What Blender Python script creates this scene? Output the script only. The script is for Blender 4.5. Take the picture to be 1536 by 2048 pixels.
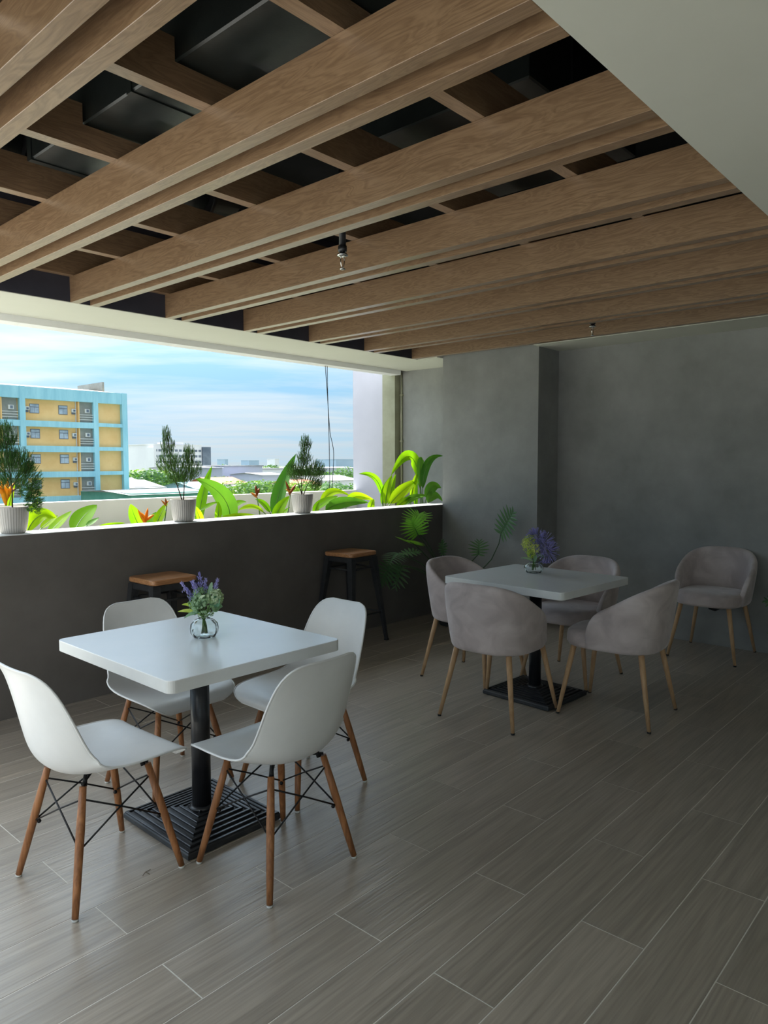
import bpy, math, random
from math import sin, cos, pi, radians, atan2, sqrt, hypot
from mathutils import Vector, Matrix, noise

random.seed(7)
for o in list(bpy.data.objects):
    bpy.data.objects.remove(o, do_unlink=True)
SC = bpy.context.scene
COL = SC.collection

# ------------------------------------------------------------------ camera
EYE = 1.43
f_px, pitch, yaw, roll = 1445.33, 0.0672883, 0.733442, -0.00217737
fw = Vector((cos(yaw) * cos(pitch), sin(yaw) * cos(pitch), -sin(pitch)))
rt0 = Vector((sin(yaw), -cos(yaw), 0))
up0 = rt0.cross(fw)
rt = rt0 * cos(roll) + up0 * sin(roll)
up = up0 * cos(roll) - rt0 * sin(roll)
cam_data = bpy.data.cameras.new('camera')
cam = bpy.data.objects.new('camera', cam_data)
COL.objects.link(cam)
cam_data.sensor_fit = 'HORIZONTAL'
cam_data.sensor_width = 36.0
cam_data.lens = f_px / 1536.0 * 36.0
cam_data.clip_start = 0.05
cam_data.clip_end = 6000
cam.matrix_world = Matrix(((rt.x, up.x, -fw.x, 0), (rt.y, up.y, -fw.y, 0), (rt.z, up.z, -fw.z, EYE), (0, 0, 0, 1)))
SC.camera = cam

# ------------------------------------------------------------------ light
SC.view_settings.view_transform = 'Standard'
SC.view_settings.look = 'None'
SC.view_settings.gamma = 1.0
SC.view_settings.use_curve_mapping = False
SC.view_settings.exposure = 1.12
SKY_STRENGTH = 0.345
SUN_STRENGTH = 5.7

sun_data = bpy.data.lights.new('sun', 'SUN')
sun_data.energy = SUN_STRENGTH
sun_data.angle = radians(2.0)
sun_data.color = (1.0, 0.94, 0.83)
sun = bpy.data.objects.new('sun', sun_data)
COL.objects.link(sun)
sun_dir = Vector((0.22, 1.0, 1.36)).normalized()       # towards the sun
sun.rotation_euler = sun_dir.to_track_quat('Z', 'Y').to_euler()
sun.location = (0, 30, 40)


def make_world():
    w = bpy.data.worlds.new('sky')
    SC.world = w
    w.use_nodes = True
    nt = w.node_tree
    N, L = nt.nodes, nt.links
    N.clear()
    out = N.new('ShaderNodeOutputWorld')
    bg = N.new('ShaderNodeBackground')
    bg.inputs['Strength'].default_value = SKY_STRENGTH
    tc = N.new('ShaderNodeTexCoord')
    sep = N.new('ShaderNodeSeparateXYZ')
    L.new(tc.outputs['Generated'], sep.inputs[0])
    # clear-sky gradient by elevation
    ramp = N.new('ShaderNodeValToRGB')
    cr = ramp.color_ramp
    cr.elements[0].position = 0.0
    cr.elements[0].color = (0.49, 0.64, 0.74, 1)
    cr.elements[1].position = 1.0
    cr.elements[1].color = (0.68, 0.71, 0.75, 1)
    e = cr.elements.new(0.10); e.color = (0.26, 0.47, 0.65, 1)
    e = cr.elements.new(0.28); e.color = (0.32, 0.51, 0.71, 1)
    L.new(sep.outputs['Z'], ramp.inputs[0])
    # cloud layer on a plane overhead: direction / (z + k)
    add = N.new('ShaderNodeMath'); add.operation = 'MAXIMUM'; add.inputs[1].default_value = 0.0
    L.new(sep.outputs['Z'], add.inputs[0])
    add2 = N.new('ShaderNodeMath'); add2.operation = 'ADD'; add2.inputs[1].default_value = 0.075
    L.new(add.outputs[0], add2.inputs[0])
    dv = N.new('ShaderNodeVectorMath'); dv.operation = 'DIVIDE'
    comb = N.new('ShaderNodeCombineXYZ')
    for i in range(3):
        L.new(add2.outputs[0], comb.inputs[i])
    L.new(tc.outputs['Generated'], dv.inputs[0])
    L.new(comb.outputs[0], dv.inputs[1])
    mp = N.new('ShaderNodeMapping')
    mr0 = N.new('ShaderNodeMapping')
    mr0.inputs['Rotation'].default_value = (0, 0, radians(-54))
    L.new(dv.outputs[0], mr0.inputs[0])
    mp.inputs['Scale'].default_value = (1.0, 0.42, 0.0)
    mp.inputs['Location'].default_value = (0.9, 1.35, 0)
    L.new(mr0.outputs[0], mp.inputs[0])
    nz = N.new('ShaderNodeTexNoise')
    nz.inputs['Scale'].default_value = 1.15
    nz.inputs['Detail'].default_value = 9
    nz.inputs['Roughness'].default_value = 0.56
    nz.inputs['Distortion'].default_value = 0.35
    L.new(mp.outputs[0], nz.inputs['Vector'])
    cr2 = N.new('ShaderNodeValToRGB')
    cr2.color_ramp.elements[0].position = 0.38
    cr2.color_ramp.elements[0].color = (0, 0, 0, 1)
    cr2.color_ramp.elements[1].position = 0.66
    cr2.color_ramp.elements[1].color = (1, 1, 1, 1)
    L.new(nz.outputs[0], cr2.inputs[0])
    mix = N.new('ShaderNodeMixRGB')
    mix.inputs[2].default_value = (0.55, 0.62, 0.665, 1)
    mf = N.new('ShaderNodeMath'); mf.operation = 'MULTIPLY'; mf.inputs[1].default_value = 0.85
    L.new(cr2.outputs[0], mf.inputs[0])
    L.new(mf.outputs[0], mix.inputs[0])
    L.new(ramp.outputs[0], mix.inputs[1])
    # luminance of a partly cloudy sky: brighter towards the zenith (1 + 2 sin) and towards the sun (CIE indicatrix)
    def math(op, a_, b_=None):
        n = N.new('ShaderNodeMath'); n.operation = op
        for i, v in enumerate((a_, b_)):
            if v is None:
                continue
            if isinstance(v, (int, float)):
                n.inputs[i].default_value = v
            else:
                L.new(v, n.inputs[i])
        return n.outputs[0]
    grad = math('ADD', math('MULTIPLY', add.outputs[0], 2.0), 1.0)
    dt = N.new('ShaderNodeVectorMath'); dt.operation = 'DOT_PRODUCT'
    nrm = N.new('ShaderNodeVectorMath'); nrm.operation = 'NORMALIZE'
    L.new(tc.outputs['Generated'], nrm.inputs[0])
    L.new(nrm.outputs[0], dt.inputs[0])
    dt.inputs[1].default_value = tuple(sun_dir)
    cosd = dt.outputs['Value']
    th = math('ARCCOSINE', math('MINIMUM', math('MAXIMUM', cosd, -1.0), 1.0))
    ex = math('EXPONENT', math('MULTIPLY', th, -3.0))
    ind = math('ADD', math('ADD', math('MULTIPLY', math('SUBTRACT', ex, 0.009), 10.0), 1.0), math('MULTIPLY', math('MULTIPLY', cosd, cosd), 0.45))
    L.new(math('MULTIPLY', math('MULTIPLY', grad, ind), SKY_STRENGTH), bg.inputs['Strength'])
    L.new(mix.outputs[0], bg.inputs[0])
    L.new(bg.outputs[0], out.inputs[0])


make_world()

# ------------------------------------------------------------------ materials
M = {}


def new_mat(name):
    m = bpy.data.materials.new(name)
    m.use_nodes = True
    nt = m.node_tree
    b = nt.nodes['Principled BSDF']
    M[name] = m
    return m, nt, b


def setp(b, **kw):
    names = dict(rough='Roughness', metal='Metallic', spec='Specular IOR Level', trans='Transmission Weight', ior='IOR',
                 sheen='Sheen Weight', sheen_rough='Sheen Roughness', coat='Coat Weight', coat_rough='Coat Roughness', alpha='Alpha')
    for k, v in kw.items():
        b.inputs[names[k]].default_value = v


def rgba(c):
    return (c[0], c[1], c[2], 1.0)


def add_bump(nt, b, height_socket, strength=0.2, distance=0.005):
    bp = nt.nodes.new('ShaderNodeBump')
    bp.inputs['Strength'].default_value = strength
    bp.inputs['Distance'].default_value = distance
    nt.links.new(height_socket, bp.inputs['Height'])
    nt.links.new(bp.outputs[0], b.inputs['Normal'])


def mottled(name, c1, c2, scale=3.0, detail=6, rough=0.8, spec=0.3, bump=0.0, bscale=60.0, coords='Object', stretch=(1, 1, 1), lo=0.35, hi=0.65, metal=0.0):
    m, nt, b = new_mat(name)
    N, L = nt.nodes, nt.links
    tc = N.new('ShaderNodeTexCoord')
    mp = N.new('ShaderNodeMapping')
    mp.inputs['Scale'].default_value = stretch
    L.new(tc.outputs[coords], mp.inputs[0])
    nz = N.new('ShaderNodeTexNoise')
    nz.inputs['Scale'].default_value = scale
    nz.inputs['Detail'].default_value = detail
    nz.inputs['Roughness'].default_value = 0.62
    L.new(mp.outputs[0], nz.inputs['Vector'])
    r = N.new('ShaderNodeValToRGB')
    r.color_ramp.elements[0].position = lo
    r.color_ramp.elements[0].color = rgba(c1)
    r.color_ramp.elements[1].position = hi
    r.color_ramp.elements[1].color = rgba(c2)
    L.new(nz.outputs[0], r.inputs[0])
    L.new(r.outputs[0], b.inputs['Base Color'])
    setp(b, rough=rough, spec=spec, metal=metal)
    if bump:
        n2 = N.new('ShaderNodeTexNoise')
        n2.inputs['Scale'].default_value = bscale
        n2.inputs['Detail'].default_value = 4
        L.new(mp.outputs[0], n2.inputs['Vector'])
        add_bump(nt, b, n2.outputs[0], bump, 0.004)
    return m


def plain(name, c, rough=0.5, spec=0.5, metal=0.0, var=0.06):
    c2 = tuple(min(1.0, v * (1 + var)) for v in c)
    c1 = tuple(v * (1 - var) for v in c)
    return mottled(name, c1, c2, scale=8.0, detail=3, rough=rough, spec=spec, metal=metal)


def wood(name, dark, light, axis='Y', scale=1.0, rough=0.55, bump=0.08, ring=6.0, spec=0.3, rnd=0.0, along=1.7, fine=120.0, wring=0.9, wfine=0.75, dist=1.2, lo=0.25, hi=0.85, fine_bump=False, coat=0.0):
    """Long-grained timber; grain runs along the given object axis."""
    m, nt, b = new_mat(name)
    N, L = nt.nodes, nt.links
    tc = N.new('ShaderNodeTexCoord')
    oi = N.new('ShaderNodeObjectInfo')
    off = N.new('ShaderNodeVectorMath'); off.operation = 'SCALE'; off.inputs[3].default_value = 37.0
    cx = N.new('ShaderNodeCombineXYZ')
    for i in range(3):
        L.new(oi.outputs['Random'], cx.inputs[i])
    L.new(cx.outputs[0], off.inputs[0])
    ad = N.new('ShaderNodeVectorMath'); ad.operation = 'ADD'
    L.new(tc.outputs['Object'], ad.inputs[0])
    L.new(off.outputs[0], ad.inputs[1])
    mp = N.new('ShaderNodeMapping')
    s = [14 * scale] * 3
    s['XYZ'.index(axis)] = along * scale
    mp.inputs['Scale'].default_value = s
    L.new(ad.outputs[0], mp.inputs[0])
    n1 = N.new('ShaderNodeTexNoise')
    n1.inputs['Scale'].default_value = 1.0
    n1.inputs['Detail'].default_value = 3
    n1.inputs['Distortion'].default_value = dist
    L.new(mp.outputs[0], n1.inputs['Vector'])
    mul = N.new('ShaderNodeMath'); mul.operation = 'MULTIPLY'; mul.inputs[1].default_value = ring
    L.new(n1.outputs[0], mul.inputs[0])
    sn = N.new('ShaderNodeMath'); sn.operation = 'PINGPONG'; sn.inputs[1].default_value = 0.5
    L.new(mul.outputs[0], sn.inputs[0])
    mp2 = N.new('ShaderNodeMapping')
    s2 = [fine * scale] * 3
    s2['XYZ'.index(axis)] = 6 * scale
    mp2.inputs['Scale'].default_value = s2
    L.new(ad.outputs[0], mp2.inputs[0])
    n2 = N.new('ShaderNodeTexNoise')
    n2.inputs['Scale'].default_value = 1.0
    n2.inputs['Detail'].default_value = 5
    L.new(mp2.outputs[0], n2.inputs['Vector'])
    a1 = N.new('ShaderNodeMath'); a1.operation = 'MULTIPLY'; a1.inputs[1].default_value = wring
    L.new(sn.outputs[0], a1.inputs[0])
    a2 = N.new('ShaderNodeMath'); a2.operation = 'MULTIPLY_ADD'; a2.inputs[1].default_value = wfine
    L.new(n2.outputs[0], a2.inputs[0])
    L.new(a1.outputs[0], a2.inputs[2])
    r = N.new('ShaderNodeValToRGB')
    r.color_ramp.elements[0].position = lo
    r.color_ramp.elements[0].color = rgba(dark)
    r.color_ramp.elements[1].position = hi
    r.color_ramp.elements[1].color = rgba(light)
    L.new(a2.outputs[0], r.inputs[0])
    if rnd:
        mr = N.new('ShaderNodeMapRange')
        mr.inputs['To Min'].default_value = 1 - rnd
        mr.inputs['To Max'].default_value = 1 + rnd
        L.new(oi.outputs['Random'], mr.inputs[0])
        hs = N.new('ShaderNodeHueSaturation')
        L.new(mr.outputs[0], hs.inputs['Value'])
        L.new(r.outputs[0], hs.inputs['Color'])
        L.new(hs.outputs[0], b.inputs['Base Color'])
    else:
        L.new(r.outputs[0], b.inputs['Base Color'])
    setp(b, rough=rough, spec=spec, coat=coat, coat_rough=0.28)
    if bump:
        add_bump(nt, b, n2.outputs[0] if fine_bump else a2.outputs[0], bump, 0.003)
    return m


def leafmat(name, c1, c2, trans=0.45, rough=0.4, scale=9.0):
    m, nt, b = new_mat(name)
    N, L = nt.nodes, nt.links
    tc = N.new('ShaderNodeTexCoord')
    oi = N.new('ShaderNodeObjectInfo')
    nz = N.new('ShaderNodeTexNoise')
    nz.inputs['Scale'].default_value = scale
    nz.inputs['Detail'].default_value = 3
    L.new(tc.outputs['Object'], nz.inputs['Vector'])
    ad = N.new('ShaderNodeMath'); ad.operation = 'MULTIPLY_ADD'; ad.inputs[1].default_value = 0.6
    sb = N.new('ShaderNodeMath'); sb.operation = 'MULTIPLY_ADD'; sb.inputs[1].default_value = 0.7; sb.inputs[2].default_value = -0.15
    L.new(oi.outputs['Random'], sb.inputs[0])
    L.new(nz.outputs[0], ad.inputs[0])
    L.new(sb.outputs[0], ad.inputs[2])
    r = N.new('ShaderNodeValToRGB')
    r.color_ramp.elements[0].position = 0.25
    r.color_ramp.elements[0].color = rgba(c1)
    r.color_ramp.elements[1].position = 0.8
    r.color_ramp.elements[1].color = rgba(c2)
    L.new(ad.outputs[0], r.inputs[0])
    L.new(r.outputs[0], b.inputs['Base Color'])
    setp(b, rough=rough, spec=0.10)
    tr = N.new('ShaderNodeBsdfTranslucent')
    gm = N.new('ShaderNodeMixRGB'); gm.blend_type = 'MULTIPLY'; gm.inputs[0].default_value = 1.0
    gm.inputs[2].default_value = (1.5, 1.45, 0.5, 1)
    L.new(r.outputs[0], gm.inputs[1])
    L.new(gm.outputs[0], tr.inputs[0])
    mx = N.new('ShaderNodeMixShader')
    mx.inputs[0].default_value = trans
    L.new(b.outputs[0], mx.inputs[1])
    L.new(tr.outputs[0], mx.inputs[2])
    L.new(mx.outputs[0], nt.nodes['Material Output'].inputs[0])
    return m


# room
def tile_material():
    m = wood('wood_look_tile', (0.26, 0.222, 0.18), (0.42, 0.362, 0.295), axis='X', scale=0.8, rough=0.31, bump=0.42, ring=5.0, spec=0.9, rnd=0.09, along=0.8, fine=150.0, wring=0.55, wfine=0.9, dist=0.5, lo=0.32, hi=0.95, fine_bump=True)
    return m


tile_material()
mottled('grout', (0.60, 0.57, 0.51), (0.72, 0.69, 0.62), scale=9, rough=0.9)
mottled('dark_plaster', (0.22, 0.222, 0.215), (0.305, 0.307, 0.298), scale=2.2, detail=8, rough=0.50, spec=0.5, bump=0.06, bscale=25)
mottled('shaded_plaster', (0.115, 0.105, 0.097), (0.15, 0.138, 0.128), scale=2.2, detail=8, rough=0.7, spec=0.3, bump=0.05, bscale=25)  # same plaster as the pier, darkened for the parapet's shaded face
mottled('white_paint', (0.80, 0.805, 0.80), (0.86, 0.865, 0.86), scale=1.5, rough=0.75, spec=0.3)
mottled('ceiling_paint', (0.62, 0.625, 0.55), (0.66, 0.665, 0.59), scale=1.0, rough=0.85, spec=0.2)
mottled('sill_paint', (0.72, 0.73, 0.72), (0.80, 0.81, 0.80), scale=6, rough=0.7, spec=0.3)
mottled('sky_tinted_wall_paint', (0.48, 0.475, 0.545), (0.52, 0.515, 0.585), scale=2, rough=0.8, spec=0.3)  # white paint with the sky's blue cast put into the colour
mottled('khaki_shade_paint', (0.30, 0.30, 0.21), (0.36, 0.36, 0.26), scale=5, rough=0.8)  # white paint toned khaki for the header's shade; the conduit shares it
mottled('navy_board', (0.045, 0.045, 0.06), (0.06, 0.06, 0.08), scale=3, rough=0.8)
mottled('black_soffit', (0.006, 0.007, 0.008), (0.012, 0.013, 0.014), scale=3, rough=0.9)
mottled('duct_black', (0.012, 0.016, 0.016), (0.022, 0.028, 0.027), scale=14, rough=0.38, spec=0.6, bump=0.05, bscale=150)
mottled('added_terrace_paving', (0.40, 0.39, 0.355), (0.48, 0.47, 0.435), scale=4, rough=0.9)  # for the added terrace; pale so it bounces daylight to the ceiling
wood('oak_beam', (0.195, 0.115, 0.062), (0.32, 0.205, 0.118), axis='Y', scale=1.5, rough=0.38, bump=0.10, ring=8.0, rnd=0.05, spec=0.7, coat=0.45)
wood('oak_cross', (0.195, 0.115, 0.062), (0.32, 0.205, 0.118), axis='X', scale=1.5, rough=0.38, bump=0.10, ring=8.0, rnd=0.05, spec=0.7, coat=0.45)
# furniture
mottled('white_laminate', (0.82, 0.84, 0.85), (0.86, 0.87, 0.88), scale=4, rough=0.26, spec=0.5)
mottled('white_edge_band', (0.70, 0.71, 0.70), (0.75, 0.76, 0.75), scale=9, rough=0.5)
mottled('white_plastic', (0.74, 0.745, 0.74), (0.79, 0.795, 0.79), scale=5, rough=0.36, spec=0.45)
wood('stained_leg', (0.20, 0.075, 0.025), (0.38, 0.16, 0.06), axis='Z', scale=1.6, rough=0.42, bump=0.03, ring=4.0, spec=0.45)
wood('beech_leg', (0.42, 0.25, 0.13), (0.56, 0.36, 0.20), axis='Z', scale=1.8, rough=0.5, bump=0.02, ring=3.0)
wood('stool_top', (0.30, 0.13, 0.05), (0.55, 0.28, 0.13), axis='X', scale=1.5, rough=0.32, bump=0.05, ring=5.0, spec=0.5)
mottled('black_metal', (0.012, 0.012, 0.014), (0.022, 0.022, 0.025), scale=20, rough=0.32, spec=0.55)
mottled('black_steel_wire', (0.008, 0.008, 0.009), (0.016, 0.016, 0.018), scale=20, rough=0.45)
mottled('gunmetal', (0.02, 0.021, 0.024), (0.035, 0.037, 0.04), scale=20, rough=0.45, spec=0.5)
plain('rubber', (0.02, 0.02, 0.02), rough=0.8)
plain('white_rubber', (0.6, 0.6, 0.57), rough=0.7)
plain('chrome', (0.75, 0.75, 0.74), rough=0.18, metal=1.0)


def velvet():
    m, nt, b = new_mat('grey_velvet')
    N, L = nt.nodes, nt.links
    tc = N.new('ShaderNodeTexCoord')
    nz = N.new('ShaderNodeTexNoise')
    nz.inputs['Scale'].default_value = 7
    nz.inputs['Detail'].default_value = 5
    nz.inputs['Distortion'].default_value = 0.8
    L.new(tc.outputs['Object'], nz.inputs['Vector'])
    r = N.new('ShaderNodeValToRGB')
    r.color_ramp.elements[0].position = 0.36
    r.color_ramp.elements[0].color = (0.44, 0.375, 0.365, 1)
    r.color_ramp.elements[1].position = 0.66
    r.color_ramp.elements[1].color = (0.60, 0.525, 0.51, 1)
    L.new(nz.outputs[0], r.inputs[0])
    L.new(r.outputs[0], b.inputs['Base Color'])
    setp(b, rough=0.85, spec=0.2, sheen=0.55, sheen_rough=0.35)
    b.inputs['Sheen Tint'].default_value = (0.9, 0.87, 0.88, 1)
    n2 = N.new('ShaderNodeTexNoise')
    n2.inputs['Scale'].default_value = 260
    L.new(tc.outputs['Object'], n2.inputs['Vector'])
    add_bump(nt, b, n2.outputs[0], 0.1, 0.001)


velvet()


def glass():
    m, nt, b = new_mat('clear_glass')
    N, L = nt.nodes, nt.links
    tc = N.new('ShaderNodeTexCoord')
    nz = N.new('ShaderNodeTexNoise'); nz.inputs['Scale'].default_value = 30
    L.new(tc.outputs['Object'], nz.inputs['Vector'])
    r = N.new('ShaderNodeValToRGB')
    r.color_ramp.elements[0].color = (0.93, 0.98, 0.97, 1)
    r.color_ramp.elements[1].color = (0.97, 1, 0.99, 1)
    L.new(nz.outputs[0], r.inputs[0])
    L.new(r.outputs[0], b.inputs['Base Color'])
    setp(b, rough=0.02, trans=1.0, ior=1.45)


glass()
# plants
leafmat('bright_leaf', (0.11, 0.28, 0.012), (0.26, 0.43, 0.015), trans=0.68, rough=0.6)
leafmat('mid_leaf', (0.05, 0.18, 0.03), (0.11, 0.27, 0.04), trans=0.4, rough=0.5)
leafmat('conifer', (0.06, 0.17, 0.06), (0.18, 0.34, 0.09), trans=0.5, rough=0.6, scale=25)
leafmat('philodendron_lit_leaf', (0.12, 0.34, 0.05), (0.22, 0.48, 0.07), trans=0.35, rough=0.3)  # brightened copy: light on the upper leaves put into the colour
leafmat('philodendron_shaded_leaf', (0.07, 0.15, 0.07), (0.13, 0.23, 0.11), trans=0.2, rough=0.3)  # darker copy of the leaf: shade lower down put into the colour
leafmat('flower_orange', (0.62, 0.20, 0.012), (0.72, 0.36, 0.02), trans=0.3)
leafmat('flower_brown', (0.22, 0.06, 0.02), (0.62, 0.26, 0.05), trans=0.15)
leafmat('lavender_flower', (0.28, 0.27, 0.66), (0.50, 0.47, 0.85), trans=0.2, scale=40)
leafmat('sage_leaf', (0.16, 0.32, 0.22), (0.34, 0.50, 0.36), trans=0.25, scale=40)
leafmat('hydrangea_green', (0.30, 0.46, 0.30), (0.60, 0.70, 0.52), trans=0.25, scale=60)
leafmat('yellow_green_flower', (0.46, 0.60, 0.10), (0.80, 0.82, 0.36), trans=0.25, scale=60)
leafmat('tree_leaf', (0.06, 0.16, 0.04), (0.19, 0.32, 0.08), trans=0.3, scale=0.6)
leafmat('tree_leaf_dark', (0.04, 0.11, 0.055), (0.10, 0.20, 0.09), trans=0.3, scale=0.6)
mottled('bark', (0.05, 0.035, 0.025), (0.10, 0.07, 0.05), scale=30, rough=0.9)
mottled('green_stem', (0.07, 0.15, 0.04), (0.14, 0.26, 0.07), scale=20, rough=0.5)
mottled('dark_stem', (0.03, 0.06, 0.03), (0.06, 0.11, 0.045), scale=20, rough=0.5)
mottled('gravel', (0.16, 0.15, 0.12), (0.26, 0.25, 0.21), scale=45, rough=0.9)  # made up for the unseen bed, toned to bounce sun onto the planter wall
mottled('soil', (0.05, 0.035, 0.025), (0.10, 0.075, 0.05), scale=20, rough=0.95)
mottled('pot_ceramic', (0.40, 0.385, 0.365), (0.47, 0.455, 0.43), scale=5, rough=0.55)
mottled('dark_pot', (0.03, 0.03, 0.03), (0.06, 0.06, 0.06), scale=6, rough=0.6)
plain('dry_leaf', (0.12, 0.08, 0.04), rough=0.8)
# city
mottled('sky_blue_paint', (0.30, 0.60, 0.72), (0.42, 0.74, 0.84), scale=0.35, detail=8, rough=0.85, stretch=(3, 1, 0.5))
mottled('beige_paint', (0.86, 0.52, 0.21), (0.95, 0.62, 0.28), scale=0.4, detail=8, rough=0.85)
mottled('balcony_grey', (0.26, 0.27, 0.25), (0.34, 0.35, 0.32), scale=0.8, rough=0.9)
mottled('white_render', (0.74, 0.74, 0.78), (0.82, 0.82, 0.85), scale=0.05, rough=0.85)
mottled('lilac_cladding', (0.46, 0.48, 0.60), (0.54, 0.56, 0.67), scale=0.05, rough=0.8)
mottled('grey_roofing', (0.22, 0.24, 0.26), (0.32, 0.34, 0.36), scale=0.3, rough=0.7)
mottled('white_roofing', (0.34, 0.36, 0.38), (0.42, 0.43, 0.45), scale=0.3, rough=0.7)
mottled('terracotta_roofing', (0.36, 0.14, 0.08), (0.46, 0.21, 0.14), scale=0.4, rough=0.8)
mottled('green_roofing', (0.10, 0.32, 0.26), (0.16, 0.40, 0.33), scale=0.4, rough=0.7)
mottled('turquoise_roofing', (0.20, 0.38, 0.46), (0.27, 0.45, 0.52), scale=0.4, rough=0.7)
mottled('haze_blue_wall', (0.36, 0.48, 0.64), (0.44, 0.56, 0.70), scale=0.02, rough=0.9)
mottled('window_glass_far', (0.28, 0.34, 0.42), (0.56, 0.64, 0.74), scale=0.8, rough=0.2, spec=0.7)  # sky reflection lightened into the pane colour
mottled('window_dark', (0.10, 0.13, 0.18), (0.20, 0.24, 0.30), scale=0.2, rough=0.3, spec=0.6)
mottled('window_frame_grey', (0.14, 0.16, 0.20), (0.20, 0.22, 0.27), scale=2, rough=0.6)
mottled('railing_paint', (0.62, 0.62, 0.60), (0.72, 0.72, 0.70), scale=2, rough=0.7)
mottled('city_ground', (0.11, 0.14, 0.08), (0.24, 0.24, 0.20), scale=0.02, detail=10, rough=0.95)


# ------------------------------------------------------------------ mesh helpers
class MB:
    def __init__(self):
        self.v, self.f, self.smooth = [], [], []

    def quad(self, a, b, c, d, sm=False):
        n = len(self.v)
        self.v += [Vector(a), Vector(b), Vector(c), Vector(d)]
        self.f.append((n, n + 1, n + 2, n + 3)); self.smooth.append(sm)
        return self

    def poly(self, pts, sm=False):
        n = len(self.v)
        self.v += [Vector(p) for p in pts]
        self.f.append(tuple(range(n, n + len(pts)))); self.smooth.append(sm)
        return self

    def box(self, x0, x1, y0, y1, z0, z1, ch=0.0):
        if ch <= 0:
            n = len(self.v)
            self.v += [Vector(p) for p in ((x0, y0, z0), (x1, y0, z0), (x1, y1, z0), (x0, y1, z0), (x0, y0, z1), (x1, y0, z1), (x1, y1, z1), (x0, y1, z1))]
            for q in ((0, 3, 2, 1), (4, 5, 6, 7), (0, 1, 5, 4), (1, 2, 6, 5), (2, 3, 7, 6), (3, 0, 4, 7)):
                self.f.append(tuple(n + i for i in q)); self.smooth.append(False)
        else:
            c = ch
            rings = [[(x0 + c, y0 + c, z0), (x1 - c, y0 + c, z0), (x1 - c, y1 - c, z0), (x0 + c, y1 - c, z0)],
                     [(x0, y0, z0 + c), (x1, y0, z0 + c), (x1, y1, z0 + c), (x0, y1, z0 + c)],
                     [(x0, y0, z1 - c), (x1, y0, z1 - c), (x1, y1, z1 - c), (x0, y1, z1 - c)],
                     [(x0 + c, y0 + c, z1), (x1 - c, y0 + c, z1), (x1 - c, y1 - c, z1), (x0 + c, y1 - c, z1)]]
            self.loft(rings, True, True, False)
        return self

    def loft(self, rings, cap0=True, cap1=True, sm=True, closed=True):
        n0 = len(self.v)
        k = len(rings[0])
        for r in rings:
            self.v += [Vector(p) for p in r]
        for i in range(len(rings) - 1):
            for j in range(k if closed else k - 1):
                a = n0 + i * k + j
                b = n0 + i * k + (j + 1) % k
                self.f.append((a, b, b + k, a + k)); self.smooth.append(sm)
        if cap0:
            self.f.append(tuple(n0 + j for j in reversed(range(k)))); self.smooth.append(False)
        if cap1:
            m = n0 + (len(rings) - 1) * k
            self.f.append(tuple(m + j for j in range(k))); self.smooth.append(False)
        return self

    def tube(self, pts, rad, seg=8, sm=True):
        pts = [Vector(p) for p in pts]
        if not isinstance(rad, (list, tuple)):
            rad = [rad] * len(pts)
        rings = []
        prev = None
        for i, p in enumerate(pts):
            t = (pts[min(i + 1, len(pts) - 1)] - pts[max(i - 1, 0)]).normalized()
            if prev is None:
                a = Vector((0, 0, 1)) if abs(t.z) < 0.9 else Vector((1, 0, 0))
                u = t.cross(a).normalized()
            else:
                u = (prev - t * prev.dot(t)).normalized()
            prev = u
            w = t.cross(u)
            rings.append([p + (u * cos(2 * pi * j / seg) + w * sin(2 * pi * j / seg)) * rad[i] for j in range(seg)])
        return self.loft(rings, True, True, sm)

    def lathe(self, prof, c=(0, 0, 0), seg=24, sm=True, cap0=True, cap1=True):
        rings = [[(c[0] + r * cos(2 * pi * j / seg), c[1] + r * sin(2 * pi * j / seg), c[2] + z) for j in range(seg)] for r, z in prof]
        return self.loft(rings, cap0, cap1, sm)

    def ball(self, c, r, seg=8, rings=5, sq=(1, 1, 1)):
        c = Vector(c)
        rr = []
        for i in range(rings + 1):
            a = -pi / 2 + pi * (0.04 + 0.92 * i / rings)
            rr.append([c + Vector((cos(a) * cos(2 * pi * j / seg) * r * sq[0], cos(a) * sin(2 * pi * j / seg) * r * sq[1], sin(a) * r * sq[2])) for j in range(seg)])
        return self.loft(rr, True, True, True)

    def mesh(self, name, mat):
        me = bpy.data.meshes.new(name)
        me.from_pydata([tuple(p) for p in self.v], [], self.f)
        me.polygons.foreach_set('use_smooth', self.smooth)
        if isinstance(mat, str):
            mat = M[mat]
        me.materials.append(mat)
        me.update()
        return me

    def build(self, name, mat, parent=None, loc=None, bevel=0, subsurf=0):
        o = bpy.data.objects.new(name, self.mesh(name, mat))
        COL.objects.link(o)
        if parent is not None:
            o.parent = parent
        if loc:
            o.location = loc
        if bevel:
            md = o.modifiers.new('bevel', 'BEVEL'); md.width = bevel; md.segments = 2; md.limit_method = 'ANGLE'
        if subsurf:
            md = o.modifiers.new('subsurf', 'SUBSURF'); md.levels = subsurf; md.render_levels = subsurf
        return o


def tag(o, label=None, cat=None, group=None, kind=None):
    if label: o['label'] = label
    if cat: o['category'] = cat
    if group: o['group'] = group
    if kind: o['kind'] = kind
    return o


def thing(name, label, cat, loc=(0, 0, 0), rz=0.0, group=None):
    o = bpy.data.objects.new(name, None)
    o.empty_display_size = 0.1
    COL.objects.link(o)
    o.location = loc
    o.rotation_euler = (0, 0, rz)
    return tag(o, label, cat, group)


def struct(o, label):
    return tag(o, label, None, None, 'structure')


def copy_tree(o, parent=None):
    c = o.copy()
    COL.objects.link(c)
    c.parent = parent
    for ch in list(o.children):
        copy_tree(ch, c)
    return c


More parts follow.
